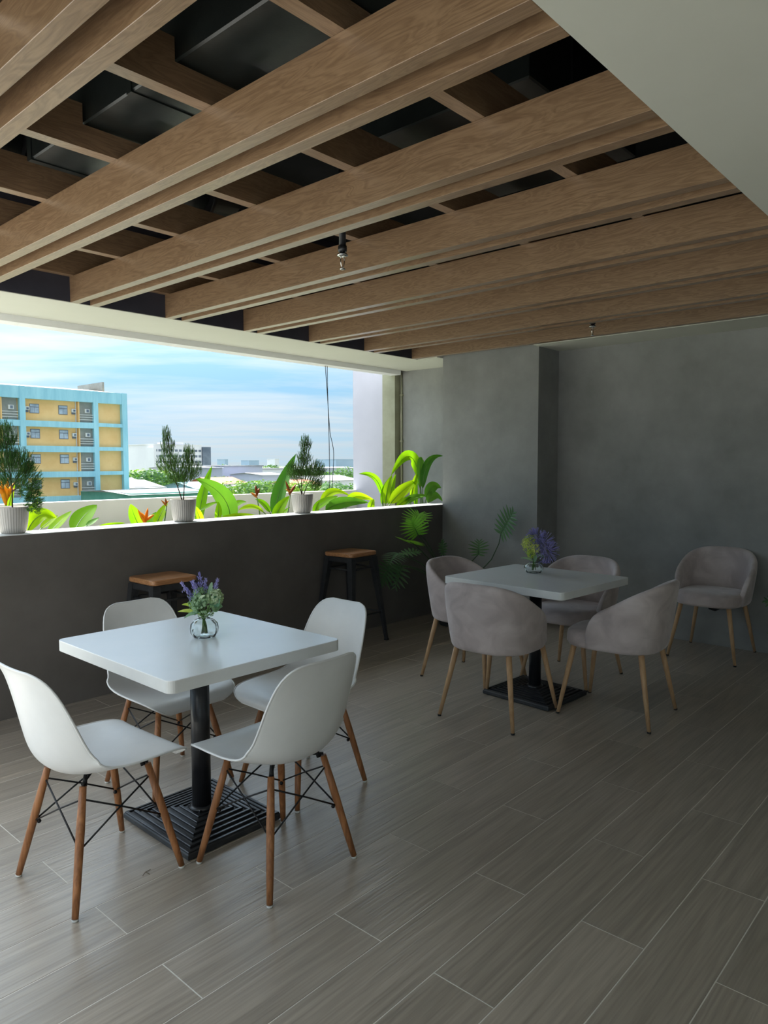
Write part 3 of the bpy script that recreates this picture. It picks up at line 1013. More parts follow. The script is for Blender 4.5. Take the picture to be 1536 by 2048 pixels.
HELI = [
('a',[1.873,4.75,0.98],[1.931,4.725,1.163],[2.047,4.7,1.081],0.097),
('a',[1.915,4.7,0.987],[2.001,4.75,1.052],[2.101,4.8,1.09],0.043),
('a',[2.014,4.75,0.976],[2.118,4.85,1.036],[2.261,4.95,1.105],0.059),
('a',[2.178,4.75,0.964],[2.273,4.85,1.081],[2.445,4.95,1.139],0.107),
('a',[2.22,4.7,0.998],[2.293,4.75,1.031],[2.383,4.8,1.06],0.031),
('a',[1.906,4.85,0.971],[1.966,4.925,1.095],[2.062,5.0,1.205],0.044),
('a',[2.264,4.75,0.965],[2.369,4.725,1.013],[2.52,4.7,1.019],0.028),
('b',[2.704,4.8,0.944],[2.63,4.775,1.047],[2.592,4.75,1.147],0.088),
('b',[2.809,4.9,0.938],[2.906,4.95,1.004],[2.937,5.0,1.061],0.092),
('b',[2.775,4.75,0.949],[2.843,4.8,1.053],[2.947,4.85,1.139],0.056),
('c',[3.374,5.1,0.894],[3.455,5.2,1.127],[3.659,5.3,1.41],0.074),
('c',[3.438,4.75,0.911],[3.529,4.8,1.197],[3.191,4.85,1.315],0.128),
('c',[3.094,4.7,1.043],[3.209,4.75,1.112],[3.364,4.8,1.127],0.032),
('c',[3.12,4.65,0.938],[3.071,4.625,1.048],[3.021,4.6,1.119],0.052),
('c',[3.539,4.9,1.01],[3.638,4.95,1.128],[3.794,5.0,1.103],0.047),
('c',[3.262,4.7,0.937],[3.31,4.7,1.032],[3.294,4.7,1.141],0.046),
('d',[3.844,4.75,0.958],[3.697,4.725,1.132],[3.482,4.7,1.058],0.048),
('d',[3.958,4.85,0.946],[3.961,4.925,1.094],[3.885,5.0,1.125],0.047),
('d',[4.015,4.9,0.94],[4.127,5.025,1.173],[4.487,5.15,1.519],0.103),
('d',[3.841,4.7,0.94],[3.927,4.75,1.059],[4.103,4.8,1.149],0.074),
('d',[3.83,4.7,0.953],[3.581,4.675,1.034],[3.275,4.65,1.02],0.042),
('d',[3.952,4.75,0.943],[4.022,4.8,1.01],[4.15,4.85,1.049],0.026),
('e',[4.503,4.9,0.911],[4.631,4.925,1.276],[4.999,4.95,1.113],0.073),
('e',[4.979,5.0,0.902],[4.981,5.0,1.21],[5.412,5.0,1.046],0.077),
('e',[4.225,4.7,0.955],[4.385,4.75,1.082],[4.69,4.8,1.128],0.07),
('e',[4.343,4.7,0.931],[4.516,4.725,1.123],[5.049,4.75,1.055],0.096),
('e',[5.084,4.75,0.923],[5.056,4.75,1.021],[5.127,4.75,1.085],0.058),
('e',[4.25,4.65,0.939],[4.274,4.675,1.024],[4.369,4.7,1.107],0.044),
('f',[5.478,4.95,0.902],[5.538,4.975,1.361],[5.171,5.0,1.324],0.06),
('f',[5.356,4.8,0.915],[5.355,4.825,1.139],[5.504,4.85,1.311],0.066),
('f',[5.352,4.85,0.913],[5.393,4.9,1.136],[5.587,4.95,1.284],0.052),
('f',[5.113,4.62,0.946],[5.336,4.65,1.144],[5.729,4.68,1.269],0.102),
('f',[5.338,4.6,0.95],[5.402,4.59,1.119],[5.759,4.58,1.102],0.066),
('f',[5.212,4.58,0.943],[5.327,4.59,1.063],[5.506,4.6,1.096],0.055),
('f',[5.458,4.85,0.918],[5.471,4.875,1.109],[5.624,4.9,1.32],0.057),
('f',[5.55,4.65,0.937],[5.583,4.665,1.212],[5.729,4.68,1.361],0.041),
('g',[5.836,4.72,0.893],[5.795,4.735,1.848],[5.376,4.75,1.309],0.104),
('g',[5.737,4.66,0.901],[5.688,4.66,1.538],[5.76,4.66,1.473],0.066),
('g',[5.749,4.63,0.902],[5.617,4.615,1.537],[6.025,4.6,1.505],0.068),
('g',[5.633,4.55,0.937],[5.697,4.525,1.287],[5.863,4.5,1.177],0.092),
('g',[5.587,4.5,0.926],[5.686,4.49,1.212],[5.862,4.48,1.045],0.082),
('g',[5.815,4.75,0.903],[5.671,4.725,1.055],[5.729,4.7,1.335],0.046),
('h',[1.837,4.75,0.996],[1.844,4.725,1.142],[1.902,4.7,1.166],0.044),
('h',[1.834,5.0,0.993],[1.867,5.025,1.128],[1.933,5.05,1.318],0.04),
]
HLAB = {
 'a': ('heliconia', 'low cluster of broad bright green leaves right of the leftmost pot', (2.05, 4.75)),
 'b': ('heliconia', 'heliconia with a round leaf and orange flower left of the middle pot', (2.76, 4.8)),
 'c': ('heliconia', 'heliconia with one large drooping leaf right of the middle pot', (3.30, 4.8)),
 'd': ('heliconia', 'heliconia with a tall upright leaf left of the rightmost pot', (3.92, 4.78)),
 'e': ('heliconia', 'heliconia with long horizontal leaves right of the rightmost pot', (4.55, 4.8)),
 'f': ('heliconia', 'dense light green heliconia in front of the pale end wall', (5.36, 4.78)),
 'g': ('heliconia', 'tall heliconia with arching leaf in the corner against the grey wall', (5.76, 4.66)),
 'h': ('heliconia', 'heliconia with feathery orange bloom behind the leftmost pot', (1.82, 4.85)),
}
heli = {}
for k, (nm, lab, (hx, hy)) in HLAB.items():
    heli[k] = thing(nm, lab, 'plant', (hx, hy, 0.855), 0, 'heliconias in the planter')
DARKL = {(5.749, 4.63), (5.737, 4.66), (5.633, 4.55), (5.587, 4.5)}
for i, (k, B, C, T, W) in enumerate(HELI):
    root = heli[k]
    off = root.location
    B, C, T = [Vector(p) - off for p in (B, C, T)]
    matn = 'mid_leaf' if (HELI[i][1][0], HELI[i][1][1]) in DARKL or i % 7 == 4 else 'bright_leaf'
    bl, pt, mid = leaf_mesh(B, C, T, W * 1.18, start=0.06 if W > 0.05 and k in 'abcdh' else 0.24, hint=(-0.5 + random.uniform(-.15, .15), -0.65, 0.5 + random.uniform(-.25, .25)))
    lf = bl.build('leaf', matn, root)
    pt.tube([(B.x * 0.35, B.y * 0.35, 0.0), ((B.x) * 0.8, B.y * 0.8, B.z * 0.6), tuple(B)], 0.0065, 6)
    pt.build('stalk', 'green_stem', root)
    mid.build('midrib', 'green_stem', lf)


def bract(mb, b, t, w):
    b, t = Vector(b), Vector(t)
    d = (t - b)
    s = d.cross(Vector((-0.5, -0.7, 0.4))).normalized()
    n = s.cross(d).normalized()
    rows = []
    for i in range(6):
        u = i / 5
        p = b + d * u + n * (sin(u * pi) * w * 0.4)
        ww = w * 0.5 * (sin(pi * min(1, 0.12 + u * 0.88)) ** 0.8) + 0.0004
        rows.append([p - s * ww, p - n * ww * 0.7, p + s * ww, p + n * ww * 0.5])
    mb.loft(rows, True, True, True, True)


FLW = [
 ('h', [[1.834, 4.95, 1.166], [1.809, 4.95, 1.328], [1.852, 4.95, 1.343], [1.888, 4.95, 1.31], [1.868, 4.95, 1.246], [1.79, 4.95, 1.30], [1.90, 4.95, 1.27]], 'flower_orange', 0.03),
 ('b', [[2.676, 4.7, 1.0], [2.617, 4.7, 1.112], [2.698, 4.7, 1.118], [2.748, 4.7, 1.066], [2.64, 4.71, 1.09]], 'flower_orange', 0.022),
 ('b', [[2.907, 4.8, 1.116], [2.863, 4.8, 1.163], [2.9, 4.8, 1.175], [2.925, 4.8, 1.153]], 'flower_brown', 0.014),
 ('d', [[3.79, 4.85, 1.146], [3.718, 4.85, 1.19], [3.776, 4.85, 1.251], [3.815, 4.85, 1.225]], 'flower_brown', 0.024),
 ('d', [[4.109, 4.8, 1.157], [4.06, 4.8, 1.284], [4.179, 4.8, 1.251], [4.059, 4.8, 1.207]], 'flower_brown', 0.024),
]
for k, pts, mat, w in FLW:
    root = heli[k]
    off = root.location
    b = Vector(pts[0]) - off
    fl = MB()
    MB().tube([(b.x * 0.5, b.y * 0.5, 0.0), (b.x * 0.85, b.y * 0.85, b.z * 0.5), tuple(b)], 0.005, 6).build('flower_stalk', 'green_stem', root)
    for q, t in enumerate(pts[1:]):
        fb = MB()
        bract(fb, b + Vector((0, 0, 0.012 * q)), Vector(t) - off, w)
        fb.build('bract', mat, root)


# ------------------------------------------------------------------ potted conifers on the parapet
def make_pot(root):
    seg = 64
    rings = []
    prof = [(0.058, 0.0), (0.066, 0.006), (0.073, 0.03), (0.079, 0.07), (0.083, 0.11), (0.086, 0.145), (0.0865, 0.1495)]
    for k, (r, z) in enumerate(prof):
        amp = 0.0014 if 0 < k < len(prof) - 1 else 0.0
        rings.append([((r + amp * cos(36 * 2 * pi * j / 144)) * cos(2 * pi * j / 144), (r + amp * cos(36 * 2 * pi * j / 144)) * sin(2 * pi * j / 144), z) for j in range(144)])
    mb = MB().loft(rings, True, False, True)
    inner = [(0.0865, 0.1495), (0.0865, 0.153), (0.082, 0.153), (0.079, 0.130), (0.02, 0.128)]
    mb.lathe(inner, seg=72, cap0=False, cap1=True)
    mb.build('pot', 'pot_ceramic', root)
    MB().lathe([(0.079, 0.128), (0.078, 0.134), (0.03, 0.138)], seg=24, cap0=False).build('potting_soil', 'soil', root)


def make_conifer(loc, label, stems, blobs, nspray, seed, mat='conifer'):
    rnd = random.Random(seed)
    root = thing('potted_conifer', label, 'potted plant', loc, rnd.uniform(0, 1), 'potted conifers on the parapet')
    root.rotation_euler = (0, 0, 0)
    make_pot(root)
    for st in stems:
        MB().tube(st, [0.0045 - 0.003 * i / (len(st) - 1) for i in range(len(st))], 6).build('trunk', 'bark', root)
    # feathery sprays: twigs with thin needles
    fo = MB()
    tw = MB()
    R_, U_ = Vector((rt0.x, rt0.y, 0)), Vector((0, 0, 1))
    Fv = Vector((fw.x, fw.y, 0)).normalized()
    tot = sum(b[3] * b[4] for b in blobs)
    for (cx, cz, cd, rx, rz, axis_to) in blobs:
        m = max(6, int(nspray * rx * rz / tot))
        for _ in range(m):
            while True:
                a, b, c = rnd.uniform(-1, 1), rnd.uniform(-1, 1), rnd.uniform(-1, 1)
                if a * a + b * b + c * c < 1:
                    break
            p = R_ * (cx + a * rx) + U_ * (cz + b * rz) + Fv * (cd + c * rx)
            src = R_ * axis_to[0] + U_ * axis_to[1]
            d = (p - src)
            if d.length < 1e-3:
                d = Vector((0, 0, 1))
            d = (d.normalized() * 0.7 + Vector((rnd.uniform(-.5, .5), rnd.uniform(-.5, .5), 0.55 + rnd.uniform(-.3, .4)))).normalized()
            ln = rnd.uniform(0.026, 0.05)
            q0 = p - d * ln * 0.5
            tw.tube([q0, p + d * ln * 0.5], [0.0009, 0.0004], 3)
            s = d.cross(Vector((rnd.uniform(-1, 1), rnd.uniform(-1, 1), rnd.uniform(-1, 1)))).normalized()
            for kx in range(6):
                u = (kx + 0.5) / 6
                for sg in (-1, 1):
                    o0 = q0 + d * ln * u
                    tip = o0 + (d * 0.75 + s * sg * 0.75).normalized() * ln * (0.42 - 0.2 * u)
                    w = (s.cross(d)).normalized() * 0.0013 + d * 0.0006
                    n = len(fo.v)
                    fo.v += [o0 - w, o0 + w, tip]
                    fo.f.append((n, n + 1, n + 2)); fo.smooth.append(False)
    tag(tw.build('twigs', 'bark', root), kind='stuff')
    tag(fo.build('foliage', mat, root), kind='stuff')
    return root


def scr(x, z, d=0.0):
    """offset in a plane square to the room's diagonal: right, up, away"""
    return (rt0.x * x + fw.x * d, rt0.y * x + fw.y * d, z)


make_conifer((1.653, 4.370, PT), 'leaning dark green conifer in a ribbed pot, leftmost on the parapet',
             [[scr(0.0, 0.12), scr(0.003, 0.25), scr(-0.012, 0.40), scr(-0.03, 0.58)], [scr(0.0, 0.26), scr(0.05, 0.34), scr(0.09, 0.36)], [scr(0.0, 0.24), scr(0.07, 0.28), scr(0.12, 0.24)]],
             [(-0.035, 0.56, 0, 0.07, 0.095, (-0.02, 0.35)), (-0.05, 0.43, 0, 0.095, 0.09, (0, 0.3)), (0.055, 0.41, 0, 0.075, 0.085, (0.0, 0.28)), (0.095, 0.30, 0, 0.075, 0.11, (0.0, 0.28)), (0.13, 0.18, 0, 0.05, 0.075, (0.03, 0.3)), (-0.05, 0.31, 0, 0.06, 0.05, (0, 0.25))], 1750, 3)
make_conifer((2.777, 4.370, PT), 'two-stemmed conifer in a ribbed pot, middle of the three on the parapet',
             [[scr(0.0, 0.12), scr(-0.04, 0.25), scr(-0.08, 0.40), scr(-0.10, 0.62)], [scr(0.0, 0.12), scr(0.01, 0.26), scr(0.045, 0.45)]],
             [(-0.105, 0.605, 0, 0.032, 0.05, (-0.09, 0.45)), (-0.098, 0.515, 0, 0.05, 0.06, (-0.07, 0.35)), (-0.085, 0.40, 0, 0.095, 0.075, (-0.04, 0.25)), (0.045, 0.46, 0, 0.045, 0.07, (0.02, 0.28)), (0.055, 0.36, 0, 0.08, 0.07, (0.01, 0.22)), (-0.02, 0.31, 0, 0.10, 0.05, (-0.01, 0.2))], 1150, 5)
make_conifer((3.869, 4.370, PT), 'slender conifer in a ribbed pot, rightmost on the parapet',
             [[scr(0.0, 0.12), scr(-0.005, 0.25), scr(0.012, 0.40), scr(0.03, 0.58)], [scr(0.0, 0.12), scr(0.04, 0.22), scr(0.10, 0.33)], [scr(0.0, 0.14), scr(-0.03, 0.24), scr(-0.06, 0.33)]],
             [(0.03, 0.55, 0, 0.05, 0.07, (0.01, 0.38)), (0.02, 0.44, 0, 0.065, 0.06, (0, 0.3)), (-0.065, 0.34, 0, 0.065, 0.075, (0, 0.2)), (0.115, 0.33, 0, 0.08, 0.09, (0.02, 0.2)), (0.02, 0.32, 0, 0.07, 0.07, (0, 0.2)), (0.11, 0.23, 0, 0.05, 0.05, (0.03, 0.2))], 1350, 9)


# ------------------------------------------------------------------ split-leaf philodendrons
def lobed_leaf(root, B, T, W, petiole_from, nlob=8, hint=(-0.6, -0.5, 0.6), mat='philodendron_lit_leaf', droop=0.25, bend=None):
    B, T = Vector(B), Vector(T)
    d = T - B
    L_ = d.length
    dn = d.normalized()
    hint = Vector(hint).normalized()
    s = dn.cross(hint).normalized()
    n = s.cross(dn).normalized()
    mb = MB()
    # narrow blade along the midrib
    rows = []
    for i in range(9):
        u = i / 8
        p = B + d * u - Vector((0, 0, droop * L_ * u * u))
        w = W * 0.10 * (1 - u) + 0.004
        rows.append([p - s * w + n * 0.003, p, p + s * w + n * 0.003])
    mb.loft(rows, False, False, True, False)
    for i in range(nlob):
        u = 0.02 + 0.95 * i / (nlob - 1)
        ln = W * 0.62 * (0.62 + 0.75 * sin(pi * min(1, u * 0.85 + 0.10))) * (1.0 if u < 0.8 else 0.7)
        for sg in (-1, 1):
            o0 = B + d * u - Vector((0, 0, droop * L_ * u * u))
            dirv = (s * sg * cos(0.25 + 0.75 * u - 0.25) + dn * sin(-0.35 + 1.25 * u) + n * 0.12).normalized()
            lw = L_ * 0.036 + 0.003
            rr = []
            for q in range(6):
                t = q / 5
                p = o0 + dirv * ln * t - Vector((0, 0, droop * 0.7 * ln * t * t))
                ww = lw * (0.75 + 0.55 * sin(pi * t ** 0.9)) * (1 - 0.75 * t ** 3)
                e = dn * ww
                rr.append([p - e, p + n * ww * 0.25, p + e])
            mb.loft(rr, False, False, True, False)
    lf = mb.build('leaf', mat, root)
    pf = Vector(petiole_from)
    mid = pf.lerp(B, 0.55) + Vector(bend or (0, 0, 0.03))
    MB().tube([pf, bez(pf, mid, B, 0.3), bez(pf, mid, B, 0.6), bez(pf, mid, B, 0.85), B, B + d * 0.5 - Vector((0, 0, droop * L_ * .25))], [0.006, 0.0055, 0.005, 0.0045, 0.004, 0.002], 7).build('petiole', 'dark_stem', root)
    return lf


def floor_pot(root, r=0.15, h=0.3):
    MB().lathe([(r * 0.72, 0), (r * 0.78, 0.01), (r, h - 0.02), (r * 1.03, h), (r * 0.93, h), (r * 0.9, h - 0.04)], seg=28).build('pot', 'dark_pot', root)
    MB().lathe([(r * 0.9, h - 0.05), (r * 0.4, h - 0.03)], seg=20).build('potting_soil', 'soil', root)


px, py = 5.12, 3.80
phil = thing('philodendron', 'split-leaf philodendron in the corner behind the velvet chair', 'plant', (px, py, 0), 0)
floor_pot(phil)
cr0 = (0, 0, 0.30)


def rel(p):
    return (p[0] - px, p[1] - py, p[2])


for B, T, W, hint, dr, bend in [
    ((4.88, 4.00, 0.808), (4.83, 4.03, 0.930), 0.16, (-0.75, -0.55, 0.2), 0.0, (0.03, 0, 0.02)),
    ((4.90, 4.06, 0.905), (4.985, 4.07, 0.985), 0.175, (-0.55, -0.35, 0.75), 0.05, (0.03, 0, 0.04)),
    ((4.77, 3.95, 0.735), (4.60, 3.90, 0.80), 0.16, (-0.25, -0.2, 0.95), 0.1, (0, 0, 0.06)),
    ((4.46, 3.86, 0.690), (4.28, 3.80, 0.690), 0.13, (-0.3, -0.3, 0.9), 0.35, (0, 0, 0.10)),
    ((4.56, 3.90, 0.670), (4.70, 3.84, 0.715), 0.09, (-0.3, -0.3, 0.9), 0.2, (0, 0, 0.08)),
    ((4.52, 3.98, 0.585), (4.38, 3.98, 0.480), 0.15, (-0.7, -0.6, 0.3), 0.2, (0, 0, 0.10)),
    ((4.64, 3.98, 0.560), (4.58, 4.00, 0.410), 0.12, (-0.7, -0.6, 0.3), 0.2, (0, 0, 0.10)),
    ((5.18, 3.95, 0.610), (5.172, 3.95, 0.735), 0.055, (-0.7, -0.6, 0.2), 0.0, (0, 0, 0.02)),
    ((5.40, 3.48, 0.810), (5.36, 3.33, 1.005), 0.17, (-0.95, 0.05, 0.35), 0.0, (0.05, -0.16, -0.07)),
    ((5.17, 3.56, 0.640), (5.24, 3.60, 0.745), 0.115, (-0.8, -0.5, 0.3), 0.0, (0, 0, 0.05)),
]:
    lobed_leaf(phil, rel(B), rel(T), W, cr0, 9 if W > 0.12 else 7, hint, 'philodendron_lit_leaf' if B[2] > 0.7 and B[1] > 3.7 else 'philodendron_shaded_leaf', dr, bend)  # low and right-hand leaves take the shaded copy

px, py = 5.60, 1.05
phil2 = thing('philodendron', 'dark split-leaf philodendron at the right edge by the lone chair', 'plant', (px, py, 0), 0)
floor_pot(phil2, 0.13, 0.28)
for B, T, W in [((5.52, 1.20, 0.47), (5.50, 1.36, 0.50), 0.11), ((5.50, 1.17, 0.33), (5.46, 1.31, 0.27), 0.12), ((5.55, 0.9, 0.55), (5.5, 0.75, 0.6), 0.16), ((5.62, 1.08, 0.60), (5.60, 1.20, 0.72), 0.14), ((5.45, 1.0, 0.45), (5.3, 0.95, 0.45), 0.15)]:
    lobed_leaf(phil2, rel(B), rel(T), W, cr0, 8, (-0.6, -0.3, 0.7), 'philodendron_shaded_leaf', 0.2)


# ------------------------------------------------------------------ vases and bouquets
def globe_vase(loc, label, r=0.056, h=0.078):
    v = thing('bud_vase', label, 'vase', loc, 0, 'glass bud vases')
    outer, inner = [], []
    seg = 48
    prof = [(0.55, 0.0), (0.78, 0.05), (0.95, 0.25), (1.0, 0.48), (0.93, 0.72), (0.70, 0.90), (0.46, 0.97), (0.42, 1.0)]
    rings = []
    for q, (a, z) in enumerate(prof):
        amp = 0.022 if 1 <= q <= 5 else 0.0
        rings.append([(r * (a + amp * cos(12 * 2 * pi * j / seg)) * cos(2 * pi * j / seg), r * (a + amp * cos(12 * 2 * pi * j / seg)) * sin(2 * pi * j / seg), h * z) for j in range(seg)])
    for a, z in ((0.40, 1.0), (0.435, 0.955), (0.675, 0.885), (0.905, 0.71), (0.975, 0.48), (0.925, 0.26), (0.75, 0.08), (0.2, 0.07)):
        rings.append([(r * a * cos(2 * pi * j / seg), r * a * sin(2 * pi * j / seg), h * z) for j in range(seg)])
    MB().loft(rings, True, True, True).build('vase_body', 'clear_glass', v)
    return v


globe_vase((1.641, 2.450, 0.7356), 'clear glass globe vase on the near table')
globe_vase((4.010, 2.338, 0.7356), 'clear glass globe vase on the far table', 0.060, 0.066)


def bouquet(loc, label, heads, fillers, seed):
    rnd = random.Random(seed)
    b = thing('flower_bouquet', label, 'flowers', loc, 0, 'small artificial bouquets')
    for kind, x, z, d, sx, sz in heads:
        end = Vector(scr(x, z, d))
        MB().tube([scr(rnd.uniform(-.012, .012), 0.008, rnd.uniform(-.01, .01)), scr(x * 0.12, 0.075, d * 0.1), tuple(end * 0.85 + Vector((0, 0, 0.0)))], [0.0022, 0.002, 0.0014], 6).build('stem', 'green_stem', b)
        mb = MB()
        if kind == 'lavender':
            axis = (end - Vector((0, 0, 0.06))).normalized()
            for q in range(46):
                u = rnd.random()
                p = end + axis * (u - 0.6) * sz + Vector((rnd.gauss(0, 1), rnd.gauss(0, 1), rnd.gauss(0, 1))) * sx * (1.05 - u) * 0.6
                dv = (axis + Vector((rnd.uniform(-1, 1), rnd.uniform(-1, 1), rnd.uniform(-.5, 1))) * 0.8).normalized()
                mb.tube([p, p + dv * 0.006, p + dv * 0.011], [0.0009, 0.0022, 0.0006], 4)
            mb.build('lavender_spike', 'lavender_flower', b)
        elif kind == 'thistle':
            for q in range(90):
                dv = Vector((rnd.gauss(0, 1), rnd.gauss(0, 1), rnd.gauss(0, 1))).normalized()
                o0 = end + dv * sx * 0.35
                mb.tube([o0, o0 + dv * sx * 0.45, o0 + dv * sx * 0.65], [0.0008, 0.0017, 0.0022], 4)
            mb.build('thistle_head', 'lavender_flower', b)
        elif kind in ('hydrangea', 'yarrow'):
            for q in range(170):
                dv = Vector((rnd.gauss(0, 1), rnd.gauss(0, 1), rnd.gauss(0, 1))).normalized()
                p = end + Vector((dv.x * sx, dv.y * sx, dv.z * sz)) * rnd.uniform(0.72, 1.0)
                t1 = dv.cross(Vector((rnd.uniform(-1, 1), rnd.uniform(-1, 1), rnd.uniform(-1, 1)))).normalized()
                t2 = dv.cross(t1)
                k = rnd.uniform(0.005, 0.008) if kind == 'hydrangea' else rnd.uniform(0.003, 0.005)
                mb.poly([p - t1 * k, p - t2 * k + dv * 0.002, p + t1 * k, p + t2 * k + dv * 0.002])
                if q % 2 == 0:
                    mb.ball(p + dv * 0.002, 0.0022, 5, 3)
            mb.build('flower_head', 'hydrangea_green' if kind == 'hydrangea' else 'yellow_green_flower', b)
    for (x0, z0, x1, z1, d, w, mat) in fillers:
        B, T = Vector(scr(x0, z0, d * 0.5)), Vector(scr(x1, z1, d))
        C = (B + T) / 2 + Vector((0, 0, 0.02))
        bl, pt, mid = leaf_mesh(B, C, T, w, n=8, start=0.1)
        bl.build('leaf', mat, b)
    return b


bouquet((1.641, 2.450, 0.744), 'bouquet of lavender and pale green blooms on the near table', [
    ('lavender', -0.012, 0.225, 0.0, 0.012, 0.06), ('lavender', -0.075, 0.190, 0.0, 0.012, 0.055), ('lavender', -0.045, 0.190, 0.02, 0.013, 0.06),
    ('lavender', -0.028, 0.200, -0.02, 0.013, 0.055), ('lavender', 0.005, 0.200, 0.01, 0.013, 0.06), ('lavender', -0.055, 0.170, -0.01, 0.012, 0.05), ('lavender', 0.050, 0.205, 0.01, 0.009, 0.045),
    ('hydrangea', 0.006, 0.118, -0.015, 0.052, 0.046), ('hydrangea', 0.042, 0.152, 0.01, 0.036, 0.034), ('hydrangea', -0.012, 0.160, 0.012, 0.036, 0.032), ('hydrangea', -0.030, 0.128, 0.0, 0.032, 0.028)],
    [(0.0, 0.08, -0.105, 0.095, 0.0, 0.016, 'yellow_green_flower'), (-0.02, 0.10, -0.085, 0.125, -0.01, 0.014, 'yellow_green_flower'), (-0.01, 0.09, -0.078, 0.070, -0.01, 0.014, 'sage_leaf'),
     (0.0, 0.10, -0.065, 0.150, 0.02, 0.03, 'sage_leaf'), (0.03, 0.10, 0.072, 0.155, -0.01, 0.045, 'sage_leaf'), (0.03, 0.09, 0.075, 0.115, 0.0, 0.035, 'sage_leaf'), (0.02, 0.14, 0.035, 0.215, 0.0, 0.016, 'sage_leaf'),
     (0.0, 0.12, -0.03, 0.19, -0.02, 0.016, 'sage_leaf'), (0.03, 0.15, 0.065, 0.185, 0.0, 0.012, 'hydrangea_green'), (-0.02, 0.13, 0.015, 0.165, -0.035, 0.012, 'hydrangea_green')], 4)
bouquet((4.010, 2.338, 0.744), 'bouquet of yellow-green yarrow and blue thistle on the far table', [
    ('yarrow', -0.030, 0.160, -0.01, 0.045, 0.042), ('yarrow', -0.025, 0.205, 0.01, 0.036, 0.030), ('yarrow', -0.045, 0.180, 0.0, 0.035, 0.035), ('yarrow', 0.005, 0.150, -0.02, 0.030, 0.034), ('yarrow', -0.02, 0.115, -0.01, 0.028, 0.03),
    ('thistle', 0.055, 0.180, 0.0, 0.085, 0.05), ('thistle', 0.085, 0.130, 0.0, 0.080, 0.05), ('thistle', 0.02, 0.215, 0.02, 0.070, 0.05), ('lavender', 0.070, 0.055, 0.01, 0.014, 0.07), ('lavender', 0.095, 0.070, 0.01, 0.012, 0.05)],
    [(0.0, 0.06, -0.085, 0.085, 0.0, 0.012, 'sage_leaf'), (-0.01, 0.07, -0.06, 0.125, 0.0, 0.014, 'hydrangea_green'), (0.02, 0.10, 0.07, 0.085, 0.0, 0.02, 'sage_leaf'), (0.0, 0.05, 0.012, 0.11, -0.02, 0.02, 'sage_leaf')], 8)

# ------------------------------------------------------------------ cables, pipe and litter
for i, (pts, lab) in enumerate([
    ([(4.90, 5.18, 2.378), (4.925, 5.18, 2.10), (4.955, 5.18, 1.75), (4.99, 5.18, 1.62), (5.005, 5.18, 1.50), (4.985, 5.18, 1.2), (4.98, 5.18, 0.86)], 'thin dark cable with a kink hanging from the opening head'),
    ([(4.935, 5.19, 2.378), (4.938, 5.19, 2.15), (4.95, 5.19, 1.78), (4.957, 5.19, 1.4), (4.957, 5.19, 1.1), (4.955, 5.19, 0.86)], 'thin straight dark cable hanging from the opening head')]):
    fine = catmull(pts, 24)
    o = MB().tube(fine, 0.0032, 6).build('hanging_cable', 'black_steel_wire')
    tag(o, lab, 'cable', 'cables hanging outside the opening')
pp = thing('conduit_pipe', 'thin cream conduit running down the jamb beside the grey wall', 'pipe', (6.028, 5.17, 0.86))
MB().tube([(0, 0, 0.0), (0, 0, 1.55)], 0.011, 10).build('pipe', 'khaki_shade_paint', pp)
for z in (0.3, 0.8, 1.3):
    MB().box(-0.013, 0.014, -0.018, 0.018, z, z + 0.02).build('clip', 'khaki_shade_paint', pp)
tw = thing('dry_twig', 'tiny dry twig lying on the tiles by the near table base', 'twig', (1.254, 2.254, 0), 0.4)
MB().tube([(-0.02, 0, 0.001), (0.0, 0.004, 0.003), (0.022, 0.0, 0.001)], 0.0009, 5).build('stem', 'dry_leaf', tw)
MB().tube([(0.0, 0.004, 0.003), (-0.004, -0.018, 0.001)], 0.0008, 5).build('branch', 'dry_leaf', tw)
tw2 = thing('dry_leaf', 'tiny brown dry leaf on the tiles left of the near table base', 'leaf', (1.195, 2.653, 0.001), 0.9)
bl, pt, mid = leaf_mesh((0, 0, 0), (0.01, 0.004, 0.012), (0.026, 0.006, 0.001), 0.012, n=6, start=0.1, hint=(0, 0, 1))
bl.build('blade', 'dry_leaf', tw2)

# ------------------------------------------------------------------ the apartment block across the street
GZ = -14.0
gr = MB().box(-900, 2600, 20, 3200, GZ - 1, GZ).build('ground', 'city_ground')
struct(gr, 'city ground far below')
ap = thing('apartment_building', 'blue and beige apartment block with balconies and window air conditioners', 'building', (38.0, 88.0, GZ))


def apb(name, mat, x0, x1, y0, y1, z0, z1, parent=None):
    """box in building coordinates: x right, y into the block, z world height"""
    return MB().box(x0 - 38, x1 - 38, y0, y1, z0 - GZ, z1 - GZ).build(name, mat, parent or ap)


apb('core', 'beige_paint', 14.0, 47.3, 0.55, 13, GZ, 10.4)
# blue concrete frame
for z0, z1 in ((9.10, 10.5), (5.86, 6.57), (2.87, 3.60), (-0.18, 0.52), (-3.2, -2.47), (-6.2, -5.5), (-9.2, -8.5)):
    apb('floor_band', 'sky_blue_paint', 14.0, 43.70, 0.0, 0.56, z0, z1)
for z0, z1 in ((9.09, 10.5), (6.12, 6.57), (3.10, 3.57), (0.04, 0.50), (-3.2, -2.48), (-6.2, -5.5), (-9.2, -8.5)):
    apb('floor_band', 'sky_blue_paint', 43.98, 47.90, 0.02, 0.56, z0, z1)
for x0, x1 in ((25.5, 26.1), (34.50, 35.14), (43.36, 43.74), (43.74, 43.98), (47.2, 47.90)):
    apb('column', 'sky_blue_paint', x0, x1, -0.03, 0.57, GZ, 10.52)
apb('side_wall', 'sky_blue_paint', 47.3, 47.9, 0.5, 13, GZ, 10.5)
rf = MB()
